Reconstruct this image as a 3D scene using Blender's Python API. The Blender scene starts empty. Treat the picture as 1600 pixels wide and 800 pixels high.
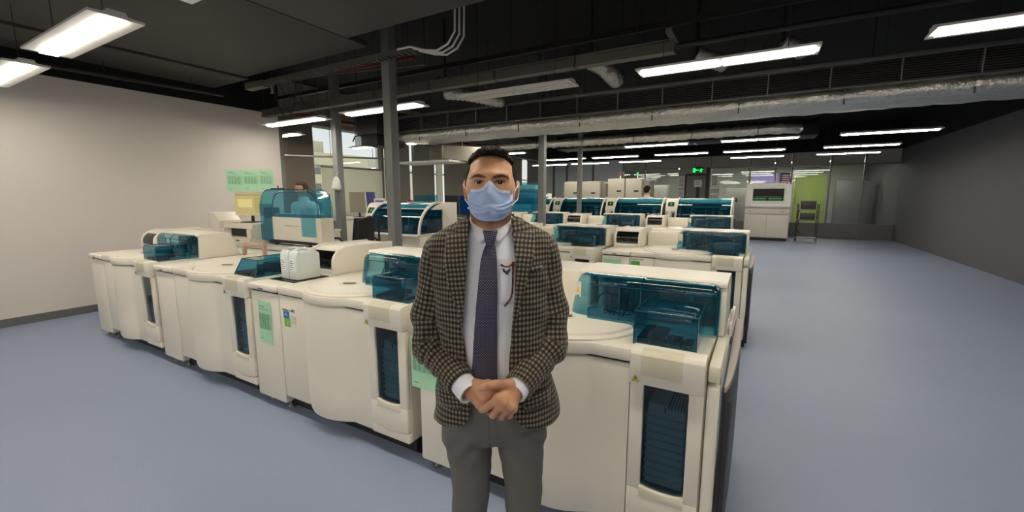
import bpy, bmesh, math, random
import numpy as np
from mathutils import Vector, Matrix
random.seed(7); np.random.seed(7)
SC = bpy.context.scene
COL = SC.collection
PI = math.pi

# ------------------------------------------------------------------ camera
cd = bpy.data.cameras.new('camera'); cam = bpy.data.objects.new('camera', cd); COL.objects.link(cam)
cd.sensor_width = 36.0; cd.sensor_fit = 'HORIZONTAL'; cd.lens = 663.0 / 1600.0 * 36.0
cd.clip_start = 0.05; cd.clip_end = 300
YAW, PITCH = math.radians(30.0), math.radians(8.1)
cam.location = (0, 0, 1.58)
cam.rotation_euler = (math.radians(90) - PITCH, 0, YAW)
SC.camera = cam

# ------------------------------------------------------------------ world, exposure
wd = bpy.data.worlds.new('world'); SC.world = wd; wd.use_nodes = True
_nt = wd.node_tree; _nt.nodes.clear()
_o = _nt.nodes.new('ShaderNodeOutputWorld'); _b = _nt.nodes.new('ShaderNodeBackground')
_tc = _nt.nodes.new('ShaderNodeTexCoord'); _sp = _nt.nodes.new('ShaderNodeSeparateXYZ')
_cr = _nt.nodes.new('ShaderNodeValToRGB')
_cr.color_ramp.elements[0].position = 0.0; _cr.color_ramp.elements[0].color = (0.86, 0.84, 0.78, 1)
_cr.color_ramp.elements[1].position = 0.5; _cr.color_ramp.elements[1].color = (0.42, 0.60, 0.85, 1)
_nt.links.new(_tc.outputs['Generated'], _sp.inputs[0]); _nt.links.new(_sp.outputs['Z'], _cr.inputs[0])
_nt.links.new(_cr.outputs[0], _b.inputs['Color']); _b.inputs['Strength'].default_value = 1.1
_nt.links.new(_b.outputs[0], _o.inputs[0])
SC.view_settings.view_transform = 'Standard'; SC.view_settings.look = 'None'
SC.view_settings.exposure = 0.14; SC.view_settings.gamma = 1.0; SC.view_settings.use_curve_mapping = False
LAMP_STRENGTH = 38.0
try:
    SC.cycles.transparent_max_bounces = 24
    SC.cycles.max_bounces = 8
except Exception:
    pass

# ------------------------------------------------------------------ materials
def lin(c):
    out = []
    for v in c[:3]:
        v = v / 255.0
        out.append(v / 12.92 if v <= 0.04045 else ((v + 0.055) / 1.055) ** 2.4)
    return (*out, 1.0)

class NT:
    def __init__(s, name):
        s.m = bpy.data.materials.new(name); s.m.use_nodes = True; s.t = s.m.node_tree; s.t.nodes.clear()
        s.out = s.n('ShaderNodeOutputMaterial')
    def n(s, typ, **kw):
        nd = s.t.nodes.new(typ)
        for k, v in kw.items():
            if hasattr(nd, k): setattr(nd, k, v)
            else: nd.inputs[k].default_value = v
        return nd
    def l(s, a, b): s.t.links.new(a, b)
    def math(s, op, a, b=None, c=None, clamp=False):
        nd = s.n('ShaderNodeMath', operation=op, use_clamp=clamp)
        for i, v in enumerate((a, b, c)):
            if v is None: continue
            if isinstance(v, (int, float)): nd.inputs[i].default_value = v
            else: s.l(v, nd.inputs[i])
        return nd.outputs[0]
    def mix(s, f, a, b):
        nd = s.n('ShaderNodeMix', data_type='RGBA')
        for sk, v in ((nd.inputs[0], f), (nd.inputs[6], a), (nd.inputs[7], b)):
            if isinstance(v, (int, float)): sk.default_value = v
            elif isinstance(v, tuple): sk.default_value = v
            else: s.l(v, sk)
        return nd.outputs[2]

MATS = {}
def mat(name, col, rough=0.5, metal=0.0, var=0.06, scale=6.0, bump=0.0, bscale=None, emit=0.0, spec=0.5, sub=0.0, coat=0.0):
    if name in MATS: return MATS[name]
    g = NT(name); p = g.n('ShaderNodeBsdfPrincipled')
    p.inputs['Roughness'].default_value = rough; p.inputs['Metallic'].default_value = metal
    p.inputs['Specular IOR Level'].default_value = spec
    if coat: p.inputs['Coat Weight'].default_value = coat
    tc = g.n('ShaderNodeTexCoord')
    c = lin(col)
    if var > 0:
        nz = g.n('ShaderNodeTexNoise', **{'Scale': scale, 'Detail': 4.0}); g.l(tc.outputs['Object'], nz.inputs['Vector'])
        lo = tuple(v * (1 - var) for v in c[:3]) + (1,); hi = tuple(min(1, v * (1 + var)) for v in c[:3]) + (1,)
        g.l(g.mix(nz.outputs['Fac'], lo, hi), p.inputs['Base Color'])
    else:
        p.inputs['Base Color'].default_value = c
    if bump > 0:
        nb = g.n('ShaderNodeTexNoise', **{'Scale': bscale or scale * 8, 'Detail': 3.0}); g.l(tc.outputs['Object'], nb.inputs['Vector'])
        bp = g.n('ShaderNodeBump', **{'Strength': bump, 'Distance': 0.01}); g.l(nb.outputs['Fac'], bp.inputs['Height'])
        g.l(bp.outputs[0], p.inputs['Normal'])
    if emit > 0:
        p.inputs['Emission Color'].default_value = c; p.inputs['Emission Strength'].default_value = emit
    if sub > 0:
        p.inputs['Subsurface Weight'].default_value = sub; p.inputs['Subsurface Radius'].default_value = (0.01, 0.004, 0.002)
    g.l(p.outputs[0], g.out.inputs[0])
    MATS[name] = g.m
    return g.m

def sheet_mat(name, tint, gloss=0.04, ior=1.45, diff=0.0, dcol=(40, 110, 135)):
    """thin transparent sheet: tinted transmission plus a Fresnel reflection (and a little haze)"""
    if name in MATS: return MATS[name]
    g = NT(name)
    t = g.n('ShaderNodeBsdfTransparent'); t.inputs[0].default_value = (*tint, 1)
    gl = g.n('ShaderNodeBsdfGlossy'); gl.inputs['Roughness'].default_value = gloss; gl.inputs['Color'].default_value = (1, 1, 1, 1)
    fr = g.n('ShaderNodeLayerWeight'); fr.inputs[0].default_value = .5
    f5 = g.math('MULTIPLY_ADD', g.math('POWER', fr.outputs['Facing'], 5.0), .92, ((ior - 1) / (ior + 1)) ** 2)
    mx = g.n('ShaderNodeMixShader'); g.l(f5, mx.inputs[0]); last = t.outputs[0]
    if diff > 0:
        d = g.n('ShaderNodeBsdfDiffuse'); d.inputs[0].default_value = lin(dcol)
        m2 = g.n('ShaderNodeMixShader'); m2.inputs[0].default_value = diff
        g.l(t.outputs[0], m2.inputs[1]); g.l(d.outputs[0], m2.inputs[2]); last = m2.outputs[0]
    g.l(last, mx.inputs[1]); g.l(gl.outputs[0], mx.inputs[2]); g.l(mx.outputs[0], g.out.inputs[0])
    MATS[name] = g.m
    return g.m

def emit_mat(name, col, strength):
    if name in MATS: return MATS[name]
    g = NT(name); e = g.n('ShaderNodeEmission'); e.inputs[0].default_value = lin(col); e.inputs[1].default_value = strength
    g.l(e.outputs[0], g.out.inputs[0]); MATS[name] = g.m
    return g.m

M_cream = mat('cream plastic', (229, 222, 208), 0.42, var=0.03, scale=3)
M_cream2 = mat('warm ivory plastic', (220, 212, 192), 0.45, var=0.03, scale=3)
M_ivory = mat('ivory label plastic', (214, 206, 182), 0.5, var=0.03)
M_white = mat('white paint', (222, 219, 214), 0.55, var=0.03, scale=2)
M_black = mat('black plastic', (22, 22, 24), 0.5, var=0.1)
M_dark = mat('charcoal metal', (52, 52, 54), 0.45, 0.2, var=0.1)
M_cavity = mat('dark teal interior', (46, 66, 76), 0.6, var=0.15)
M_grey = mat('mid grey metal', (118, 118, 118), 0.45, 0.3, var=0.08)
M_taupe = mat('taupe bumper', (168, 158, 152), 0.5, var=0.05)
M_steel = mat('brushed steel', (165, 165, 165), 0.32, 0.9, var=0.1, scale=30)
M_tray = mat('blue grey tray', (172, 196, 208), 0.5, var=0.05)
M_mech = mat('pale mechanism grey', (150, 156, 158), 0.4, 0.3, var=0.1, scale=20)
M_yellow = mat('warning yellow', (236, 200, 30), 0.5, var=0.03)
M_blueglass = sheet_mat('blue acrylic', (0.20, 0.50, 0.61), 0.03, diff=0.07, dcol=(50, 130, 165))
M_bluelite = sheet_mat('light blue acrylic', (0.42, 0.74, 0.84), 0.04, diff=0.10, dcol=(70, 160, 195))
M_bayglass = sheet_mat('tinted bay glass', (0.47, 0.60, 0.64), 0.03)
M_edge = mat('acrylic edge', (16, 70, 92), 0.15, var=0.05)
M_glass = sheet_mat('clear glass', (0.93, 0.95, 0.94), 0.01)
M_green = mat('green paper', (172, 220, 184), 0.75, var=0.04, scale=12)
M_print = mat('printed ink', (70, 110, 86), 0.8, var=0.05)
M_ink = mat('dark ink', (58, 58, 60), 0.7, var=0.05)
M_led = emit_mat('green lit display', (40, 230, 110), .6)

# ------------------------------------------------------------------ geometry helpers
class MB:
    def __init__(s): s.bm = bmesh.new()
    def box(s, x0, x1, y0, y1, z0, z1, bev=0.0, seg=2, rot=None):
        t = bmesh.new(); bmesh.ops.create_cube(t, size=1.0)
        bmesh.ops.scale(t, vec=(x1 - x0, y1 - y0, z1 - z0), verts=t.verts)
        if bev > 0: bmesh.ops.bevel(t, geom=list(t.edges), offset=bev, segments=seg, profile=0.5, affect='EDGES')
        if rot is not None: bmesh.ops.rotate(t, cent=(0, 0, 0), matrix=rot, verts=t.verts)
        bmesh.ops.translate(t, vec=((x0 + x1) / 2, (y0 + y1) / 2, (z0 + z1) / 2), verts=t.verts)
        s._merge(t); return s
    def _merge(s, t):
        me = bpy.data.meshes.new('tmp'); t.to_mesh(me); t.free(); s.bm.from_mesh(me); bpy.data.meshes.remove(me)
    def mesh(s, vs, fs):
        b = [s.bm.verts.new(v) for v in vs]
        for f in fs:
            try: s.bm.faces.new([b[i] for i in f])
            except ValueError: pass
        return s
    def prism(s, pts, d, axis='y', a0=0.0, bev=0.0):
        """closed 2D outline extruded: axis y -> pts are (x,z); axis x -> (y,z); axis z -> (x,y); from a0 to a0+d"""
        n = len(pts)
        def v(p, a):
            return (p[0], a, p[1]) if axis == 'y' else (a, p[0], p[1]) if axis == 'x' else (p[0], p[1], a)
        t = bmesh.new()
        A = [t.verts.new(v(p, a0)) for p in pts]; B = [t.verts.new(v(p, a0 + d)) for p in pts]
        t.faces.new(A); t.faces.new(B[::-1])
        for i in range(n): t.faces.new((A[i], B[i], B[(i + 1) % n], A[(i + 1) % n]))
        bmesh.ops.recalc_face_normals(t, faces=t.faces)
        if bev > 0:
            es = [e for e in t.edges if len(e.link_faces) == 2 and e.calc_face_angle() > 0.5]
            bmesh.ops.bevel(t, geom=es, offset=bev, segments=2, profile=0.5, affect='EDGES')
        s._merge(t); return s
    def tube(s, pts, r, n=8, cap=True):
        pts = [Vector(p) for p in pts]; rings = []; up = Vector((0, 0, 1)); m = len(pts)
        for i, p in enumerate(pts):
            d = (pts[min(i + 1, m - 1)] - pts[max(i - 1, 0)]).normalized()
            if i == 0:
                a = d.cross(up if abs(d.z) < 0.9 else Vector((1, 0, 0))).normalized()
            else:
                a = (a - d * a.dot(d)).normalized()
            b = d.cross(a); rr = r[i] if isinstance(r, (list, tuple)) else r
            rings.append([s.bm.verts.new(p + (a * math.cos(k * 2 * PI / n) + b * math.sin(k * 2 * PI / n)) * rr) for k in range(n)])
        for i in range(m - 1):
            for k in range(n):
                s.bm.faces.new((rings[i][k], rings[i + 1][k], rings[i + 1][(k + 1) % n], rings[i][(k + 1) % n]))
        if cap: s.bm.faces.new(rings[0]); s.bm.faces.new(rings[-1][::-1])
        return s
    def cyl(s, x, y, z0, z1, r, n=20, r2=None):
        return s.tube([(x, y, z0), (x, y, z1)], [r, r2 if r2 is not None else r], n)
    def lathe(s, prof, cx, cy, n=32, a0=0.0, a1=2 * PI):
        full = abs(a1 - a0 - 2 * PI) < 1e-6; m = n if full else n + 1; rings = []
        for r, z in prof:
            rings.append([s.bm.verts.new((cx + r * math.cos(a0 + (a1 - a0) * k / n), cy + r * math.sin(a0 + (a1 - a0) * k / n), z)) for k in range(m)])
        for i in range(len(prof) - 1):
            for k in range(n):
                k2 = (k + 1) % m
                s.bm.faces.new((rings[i][k], rings[i][k2], rings[i + 1][k2], rings[i + 1][k]))
        return s
    def grid(s, P):
        """P: 2D list of points -> quads"""
        V = [[s.bm.verts.new(p) for p in row] for row in P]
        for i in range(len(V) - 1):
            for j in range(len(V[0]) - 1):
                s.bm.faces.new((V[i][j], V[i][j + 1], V[i + 1][j + 1], V[i + 1][j]))
        return s
    def build(s, name, m, parent=None, smooth=True, ang=35, loc=None, rotz=None, solid=0.0):
        bmesh.ops.remove_doubles(s.bm, verts=s.bm.verts, dist=1e-5)
        bmesh.ops.recalc_face_normals(s.bm, faces=s.bm.faces)
        if solid:
            bmesh.ops.solidify(s.bm, geom=list(s.bm.faces), thickness=solid)
            bmesh.ops.recalc_face_normals(s.bm, faces=s.bm.faces)
        me = bpy.data.meshes.new(name); s.bm.to_mesh(me); s.bm.free()
        return link(name, me, m, parent, smooth, ang, loc, rotz)

def link(name, me, m, parent=None, smooth=True, ang=35, loc=None, rotz=None):
    if smooth:
        me.polygons.foreach_set('use_smooth', [True] * len(me.polygons))
        if ang < 180: me.set_sharp_from_angle(angle=math.radians(ang))
    for mm in (m if isinstance(m, (list, tuple)) else [m]): me.materials.append(mm)
    o = bpy.data.objects.new(name, me); COL.objects.link(o)
    if parent is not None: o.parent = parent
    if loc is not None: o.location = loc
    if rotz is not None: o.rotation_euler = (0, 0, rotz)
    return o

def tag(o, label=None, cat=None, group=None, kind=None):
    if label: o['label'] = label
    if cat: o['category'] = cat
    if group: o['group'] = group
    if kind: o['kind'] = kind
    return o
def thing(name, label, cat, loc=(0, 0, 0), rotz=0.0, group=None):
    o = bpy.data.objects.new(name, None); COL.objects.link(o); o.empty_display_size = 0.1
    o.location = loc; o.rotation_euler = (0, 0, rotz)
    return tag(o, label, cat, group)
def struct(o): o['kind'] = 'structure'; return o
def copy_tree(o, loc, label, rotz=None, group=None, skip=()):
    def rec(a, par):
        c = a.copy(); COL.objects.link(c)
        if par is not None: c.parent = par
        for ch in KIDS.get(a.name, []):
            if ch.name.split('.')[0] in skip: continue
            rec(ch, c)
        return c
    KIDS = {}
    for x in bpy.data.objects:
        if x.parent is not None: KIDS.setdefault(x.parent.name, []).append(x)
    c = rec(o, None); c.location = loc; c['label'] = label
    if rotz is not None: c.rotation_euler = (0, 0, rotz)
    if group: c['group'] = group
    return c
def rods(par, lst, r=.006, name='hanger_rod', m=None):
    for x, y, z0, z1 in lst:
        b = MB(); b.tube([(x, y, z0), (x, y, z1)], r, 6); b.build(name, m or M_dark, par)
def lettering(txt, size, m, parent, loc, rot=(PI / 2, 0, 0), name='lettering', depth=0.0006, align='LEFT'):
    cu = bpy.data.curves.new('txt', 'FONT'); cu.body = txt; cu.size = size; cu.extrude = depth; cu.align_x = align; cu.resolution_u = 3
    t = bpy.data.objects.new('txt', cu); COL.objects.link(t)
    dg = bpy.context.evaluated_depsgraph_get(); me = bpy.data.meshes.new_from_object(t.evaluated_get(dg))
    bpy.data.objects.remove(t); bpy.data.curves.remove(cu)
    o = link(name, me, m, parent, smooth=False); o.location = loc; o.rotation_euler = rot
    return o
def shell_mb(x0, x1, y0, y1, z0, z1, rl, rr, rt, back=False, slant=0.0):
    """open-backed acrylic cover: rounded plan corners, rounded upper edge, flat top; slant leans the left end"""
    lev = [(z0, 0.0)] + [(z1 - rt + rt * math.sin(a), rt * (1 - math.cos(a))) for a in [k * PI / 12 for k in range(0, 7)]]
    rows = []
    for z, i in lev:
        sl = slant * (z - z0) / (z1 - z0)
        xa, xb, ya = x0 + i + sl, x1 - i, y0 + i; row = [(xa, y1, z)]
        for k in range(7):
            a = PI + k * PI / 12; r = max(rl - i * 0.5, 0.004); row.append((xa + r + r * math.cos(a), ya + r + r * math.sin(a), z))
        for k in range(7):
            a = 1.5 * PI + k * PI / 12; r = max(rr - i * 0.5, 0.004); row.append((xb - r + r * math.cos(a), ya + r + r * math.sin(a), z))
        row.append((xb, y1, z)); rows.append(row)
    b = MB(); b.grid(rows)
    b.mesh(rows[-1], [list(range(len(rows[-1])))])
    return b
# ================================================================== THE SETTING
def floor_mat():
    g = NT('grey blue vinyl floor'); p = g.n('ShaderNodeBsdfPrincipled'); tc = g.n('ShaderNodeTexCoord')
    n1 = g.n('ShaderNodeTexNoise', **{'Scale': 0.6, 'Detail': 5.0}); n2 = g.n('ShaderNodeTexNoise', **{'Scale': 60.0, 'Detail': 2.0})
    g.l(tc.outputs['Object'], n1.inputs['Vector']); g.l(tc.outputs['Object'], n2.inputs['Vector'])
    a = g.mix(n1.outputs['Fac'], lin((124, 137, 164)), lin((140, 151, 175)))
    b = g.mix(g.math('MULTIPLY', n2.outputs['Fac'], 0.25), a, lin((160, 168, 186)))
    g.l(b, p.inputs['Base Color']); p.inputs['Roughness'].default_value = 0.5
    bp = g.n('ShaderNodeBump', **{'Strength': 0.08, 'Distance': 0.01}); g.l(n2.outputs['Fac'], bp.inputs['Height']); g.l(bp.outputs[0], p.inputs['Normal'])
    g.l(p.outputs[0], g.out.inputs[0]); return g.m
M_floor = floor_mat()
M_ceil = mat('black painted slab', (13, 13, 13), 0.9, var=0.2)
M_wallwhite = mat('white wall paint', (214, 206, 200), 0.7, var=0.03, scale=1.5, bump=0.04)
M_wallgrey = mat('grey wall paint', (128, 122, 112), 0.75, var=0.04, scale=1.5)
M_wallcool = mat('cool white wall paint', (206, 212, 216), 0.7, var=0.03)
M_frame = mat('grey aluminium frame', (120, 120, 118), 0.4, 0.5, var=0.06)
M_panelgrey = mat('grey partition panel', (158, 154, 148), 0.6, var=0.04)

XL, XO, XR, YB, YF, ZC = -7.8, -9.6, 4.2, 19.8, -9.5, 4.2
b = MB(); b.box(XO - .2, XR + .2, YF - .2, 26.2, -0.1, 0.0); struct(b.build('floor', M_floor, smooth=False))
b = MB(); b.box(XO - .2, XR + .2, YF - .2, 26.2, ZC, ZC + .1); struct(b.build('ceiling', M_ceil, smooth=False))
# near left wall (white), ends at Y 4.9
b = MB(); b.box(XL - .12, XL, YF, 4.9, 0, 3.06); wl = struct(b.build('wall_left', M_wallwhite, smooth=False))
b = MB(); b.box(XL - .12, XL, YF, 4.9, 3.06, ZC); struct(b.build('wall_left_upper', M_ceil, smooth=False))
b = MB(); b.box(XL - .13, XL + .012, 4.86, 4.93, 0, 3.06); struct(b.build('trim_1', M_frame, smooth=False))
b = MB(); b.box(XO - .2, XL - .12, 3.0, 3.1, 0, ZC); struct(b.build('wall_corner', M_wallgrey, smooth=False))
b = MB(); b.box(XR, XR + .12, YF, 26, 0, 3.2); struct(b.build('wall_right', mat('dark grey right wall', (92, 92, 94), 0.7, var=0.04), smooth=False))
b = MB(); b.box(XR, XR + .12, YF, 26, 3.2, ZC); struct(b.build('wall_right_upper', M_ceil, smooth=False))
b = MB(); b.box(XO, XR, YF - .12, YF, 0, ZC); struct(b.build('wall_front', M_wallwhite, smooth=False))
# outer window wall: sill wall, header, piers
b = MB()
b.box(XO - .2, XO, 3.1, YB, 0, 1.0)
b.box(XO - .2, XO, 3.1, YB, 3.3, ZC)
for y0, y1 in ((3.1, 6.82), (9.0, 9.12), (13.45, 13.75)): b.box(XO - .2, XO, y0, y1, 1.0, 3.3)
struct(b.build('wall_outer', M_wallgrey, smooth=False))
b = MB(); b.box(XO, XO + .03, 3.1, YB, 0, .1); struct(b.build('baseboard_outer', M_frame, smooth=False))
b = MB(); b.box(XL, XL + .015, YF, 4.86, 0, .1); struct(b.build('baseboard_left', M_frame, smooth=False))
# windows in it
for k, (y0, y1) in enumerate(((6.82, 9.0), (9.12, 11.28), (11.28, 13.45), (13.75, 16.7), (16.7, 19.7))):
    w = struct(thing('window_%d' % (k + 1), None, None, (XO - .1, 0, 0)))
    b = MB()
    for a0, a1, c0, c1 in ((y0, y0 + .05, 1.0, 3.3), (y1 - .05, y1, 1.0, 3.3), (y0, y1, 1.0, 1.05), (y0, y1, 3.25, 3.3), (y0, y1, 2.28, 2.33)):
        b.box(-.03, .03, a0, a1, c0, c1)
    b.build('window_frame', mat('white window frame', (225, 225, 222), .5), w, smooth=False)
    for c0, c1 in ((1.05, 2.28), (2.33, 3.25)):
        b = MB(); b.box(-.004, .004, y0 + .05, y1 - .05, c0, c1); b.build('pane', M_glass, w, smooth=False)
# far wall: white length, glass partition, door
b = MB(); b.box(XO, -5.55, YB, YB + .12, 0, 3.2); struct(b.build('wall_back', M_wallcool, smooth=False))
b = MB(); b.box(XO, XR, YB - .02, YB + .12, 3.2, ZC); struct(b.build('wall_back_upper', M_ceil, smooth=False))
b = MB()
for x in (-9.0, -8.3, -6.95): b.box(x - .05, x + .05, YB - .03, YB, 0, 3.2)
struct(b.build('trim_2', M_frame, smooth=False))
# header panels above the glazing, each its own panel
xs = [-5.55, -4.55, -3.12, -1.86, -.42, .46, 1.0, 2.2, 3.2, 4.2]
hdr = struct(thing('wall_back_header', None, None))
for i in range(len(xs) - 1):
    b = MB(); b.box(xs[i] + .02, xs[i + 1] - .02, YB, YB + .08, 2.74, 3.2); b.build('panel', M_panelgrey, hdr, smooth=False)
for i in range(len(xs) - 1):
    if xs[i] == -3.12: continue
    w = struct(thing('window_%d' % (6 + i), None, None))
    b = MB()
    b.box(xs[i], xs[i] + .05, YB - .02, YB + .1, 0, 3.2); b.box(xs[i] + .05, xs[i + 1], YB - .01, YB + .09, 2.68, 2.74)
    b.box(xs[i] + .05, xs[i + 1], YB, YB + .08, 0, .5); b.box(xs[i] + .05, xs[i + 1], YB - .01, YB + .09, .5, .55)
    b.build('window_frame', M_frame, w, smooth=False)
    b = MB(); b.box(xs[i] + .05, xs[i + 1], YB + .03, YB + .045, .55, 2.68); b.build('pane', M_glass, w, smooth=False)
d = struct(thing('door_1', None, None, (-3.12, YB, 0)))
b = MB(); b.box(.05, .30, 0, .1, 0, 2.74); b.build('side_panel', M_panelgrey, d, smooth=False)
b = MB(); b.box(.30, .36, -.03, .1, 0, 2.48); b.box(1.12, 1.26, -.03, .1, 0, 2.74); b.box(.36, 1.12, -.03, .1, 2.42, 2.5); b.build('door_frame', M_black, d, smooth=False)
b = MB(); b.box(.36, 1.12, .01, .06, .01, 2.42); b.build('door_leaf', mat('grey green door', (112, 114, 102), .5), d, smooth=False)
b = MB(); b.box(.76, .90, -.004, .01, 1.1, 1.95); b.build('vision_panel', M_black, d, smooth=False)
b = MB(); b.box(.30, 1.26, 0, .09, 2.5, 2.74); b.build('transom_panel', M_panelgrey, d, smooth=False)
b = MB(); b.tube([(.44, -.05, 1.05), (.56, -.05, 1.05)], .012); b.tube([(.44, 0.01, 1.05), (.44, -.05, 1.05)], .012); b.build('door_handle', M_steel, d)
# laboratory behind the glass
b = MB(); b.box(XO, XR, 26.0, 26.1, 0, ZC); struct(b.build('wall_far', mat('pale far wall', (196, 200, 190), .7), smooth=False))
b = MB(); b.box(XO, XO + .1, 19.92, 26, 0, ZC); struct(b.build('wall_far_side', M_wallcool, smooth=False))
# ================================================================== ANALYZER MODULES
# local frame of a module: right end x = 0, left end x = -1.576, front face y = 0, depth to y = 1.12
def warning(parent, x, y, z, s=0.028, name='warning_label'):
    b = MB(); b.prism([(x - s / 2, z), (x + s / 2, z), (x, z + s * .9)], .0012, 'y', y - .0012)
    o = b.build(name, M_yellow, parent, smooth=False)
    b = MB(); b.prism([(x - s * .06, z + s * .2), (x + s * .06, z + s * .2), (x + s * .1, z + s * .6), (x - s * .1, z + s * .6)], .0006, 'y', y - .0019)
    for q in ((x - s / 2, z, x + s / 2, z), (x + s / 2, z, x, z + s * .9), (x, z + s * .9, x - s / 2, z)):
        b.tube([(q[0], y - .001, q[1]), (q[2], y - .001, q[3])], s * .035, 4)
    b.build('warning_symbol', M_black, o, smooth=False)
    return o
def green_sheet(name, label, x, y, z, w, h, tilt=0.0, group=None, table=True, rotz=0.0):
    o = thing(name, label, 'paper', (x, y, z), rotz, group); o.rotation_euler = (0, tilt, rotz)
    b = MB(); n = 6
    b.grid([[(w * i / n, -.0008 - .003 * abs(math.sin(i * 1.3)) * (j / 4), h * j / 4) for i in range(n + 1)] for j in range(5)])
    b.build('sheet', M_green, o, solid=.0006)
    b = MB(); yy = -.0055
    def bar(x0, x1, z0, z1): b.box(x0, x1, yy, yy + .0006, z0, z1)
    bar(w * .12, w * .5, h * .86, h * .875); bar(w * .12, w * .75, h * .80, h * .808)
    if table:
        for k in range(9): bar(w * .1, w * .9, h * (.34 + .045 * k), h * (.34 + .045 * k) + .0012)
        for k in range(5): bar(w * (.1 + .2 * k), w * (.1 + .2 * k) + .0012, h * .34, h * .702)
        for k in range(8):
            for c in range(4): bar(w * (.13 + .2 * c), w * (.13 + .2 * c) + w * random.uniform(.06, .13), h * (.355 + .045 * k), h * (.355 + .045 * k) + h * .012)
    else:
        for k in range(5): bar(w * .1, w * (.6 + .3 * random.random()), h * (.2 + .11 * k), h * (.2 + .11 * k) + h * .02)
    bar(w * .12, w * .3, h * .1, h * .112)
    b.build('printed_table', M_print, o, smooth=False)
    return o

def make_module():
    R = thing('analyzer_module', None, 'analyzer', (0, 0, 0), 0, 'white analyzer modules standing in rows')
    W = -1.576; D = 1.12
    b = MB(); b.box(W + .02, -.02, .07, D - .05, .03, .14); b.box(W + .02, -.02, .10, D - .05, 0, .03); b.build('plinth', M_black, R, smooth=False)
    b = MB(); b.box(W, -.312, .05, D, .13, .90, .004); b.box(-.312, 0, .42, D, .13, .90, .004)
    b.box(-.312, -.262, .013, .43, .13, .885); b.box(-.05, 0, .013, .43, .13, .885); b.box(-.27, -.04, .013, .43, .13, .34); b.box(-.27, -.04, .013, .43, .82, .885)
    b.build('cabinet_body', M_cream, R)
    # ---- loading bay at the right end
    b = MB(); b.prism([(-.308, .125), (-.002, .125), (-.002, .19), (-.05, .178), (-.155, .168), (-.26, .178), (-.308, .19)], .07, 'y', -.012, .004)
    b.build('bay_kick_panel', M_cream, R)
    b = MB()
    b.prism([(-.306, .197), (-.26, .185), (-.155, .175), (-.05, .185), (-.004, .197), (-.004, .34), (-.306, .34)], .03, 'y', -.018, .003)
    b.box(-.306, -.248, -.018, .012, .34, .815, .003); b.box(-.062, -.004, -.018, .012, .34, .815, .003)
    door = b.build('bay_door', M_cream, R)
    b = MB(); b.prism([(-.250, .31), (-.060, .31), (-.060, .360), (-.10, .351), (-.155, .347), (-.21, .351), (-.250, .360)], .03, 'y', -.0205, .002); b.build('window_lip', M_cream2, door)
    b = MB(); b.box(-.250, -.060, -.006, -.002, .345, .815); b.build('bay_window', M_bayglass, door, smooth=False)
    b = MB(); b.box(-.261, -.051, .405, .412, .34, .82); b.box(-.261, -.256, .02, .41, .34, .82); b.box(-.056, -.051, .02, .41, .34, .82); b.box(-.26, -.052, .02, .41, .341, .346); b.build('bay_cavity', M_cavity, R, smooth=False)
    b = MB(); b.prism([(-.045, .82), (-.045, .945), (-.034, .962), (.035, .966), (.045, .952), (.30, .952), (.30, .82)], .302, 'x', -.305, .004); fa = b.build('bay_fascia', M_cream, R)
    b = MB(); b.prism([(-.0475, .862), (-.0475, .945), (-.036, .9635), (.0, .966), (.0, .862)], .17, 'x', -.258, .0015); b.build('label_plate', M_ivory, fa)
    warning(fa, -.278, -.046, .832)
    # rack trays standing behind the bay window
    for k in range(9):
        z = .352 + k * .034
        b = MB(); b.box(-.238, -.076, .034, .34, z, z + .027, .003); b.box(-.243, -.071, .028, .346, z + .027, z + .033)
        b.build('rack_tray', M_tray, R)
    b = MB(); b.box(-.236, -.074, .04, .34, .658, .712, .004); b.build('top_tray', M_tray, R)
    b = MB()
    for k in range(6): b.box(-.150 + k * .013, -.144 + k * .013, .036, .20, .70, .716)
    b.box(-.165, -.159, .037, .045, .68, .705)
    b.build('tray_slots', M_black, R, smooth=False)
    # ---- main panels
    cx, cy, r = -.72, .335, .40
    def front(x, z=None):
        if x < -.935: return 0.0
        dx = abs(x - cx)
        y = cy - math.sqrt(max(r * r - dx * dx, 0))
        return min(max(y, -.066), 0.0) if x > -.935 else 0.0
    b = MB(); b.box(-1.214, -.938, -.004, .05, .13, .885, .006); b.build('flat_panel', M_cream, R)
    xs = [-.934 + .62 * k / 24 for k in range(25)]
    rows = []
    for z, inn, bot in ((.118, .03, 1), (.122, .008, 1), (.14, 0, 1), (.3, 0, 0), (.6, 0, 0), (.86, 0, 0), (.878, .004, 0), (.885, .016, 0)):
        row = []
        for x in xs:
            lift = 0.0
            if bot:
                e = max(0.0, (-.83 - x) / .104); lift = .07 * e * e
            row.append((x, front(x) - .004 + inn, z + lift))
        rows.append(row)
    rows.append([(x, .06, .885) for x in xs]); rows.insert(0, [(x, .06, .118) for x in xs])
    b = MB(); b.grid(rows); b.mesh([rw[0] for rw in rows], [list(range(len(rows)))]); b.mesh([rw[-1] for rw in rows], [list(range(len(rows)))])
    b.build('bulge_panel', M_cream, R)
    # ---- deck with the round lid
    pts = [(-1.214, -.012)] + [(x, front(x) - .011) for x in [-.935] + xs] + [(-.312, -.012), (-.312, D), (-1.214, D)]
    b = MB(); b.prism(pts, .055, 'z', .893, .006); b.build('deck', M_cream, R)
    b = MB(); b.box(-.312, 0, .25, D, .885, .948, .004); b.build('rear_deck', M_cream, R)
    b = MB(); b.box(-1.21, -.32, .0, .04, .884, .894); b.build('shadow_gap', M_black, R, smooth=False)
    b = MB(); b.lathe([(.0, .948), (.398, .948), (.40, .957), (.39, .962), (.368, .962), (.364, .955), (.358, .955), (.353, .968), (.335, .974), (0, .976)], cx, cy, 64); lid = b.build('round_lid', M_cream, R)
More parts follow.
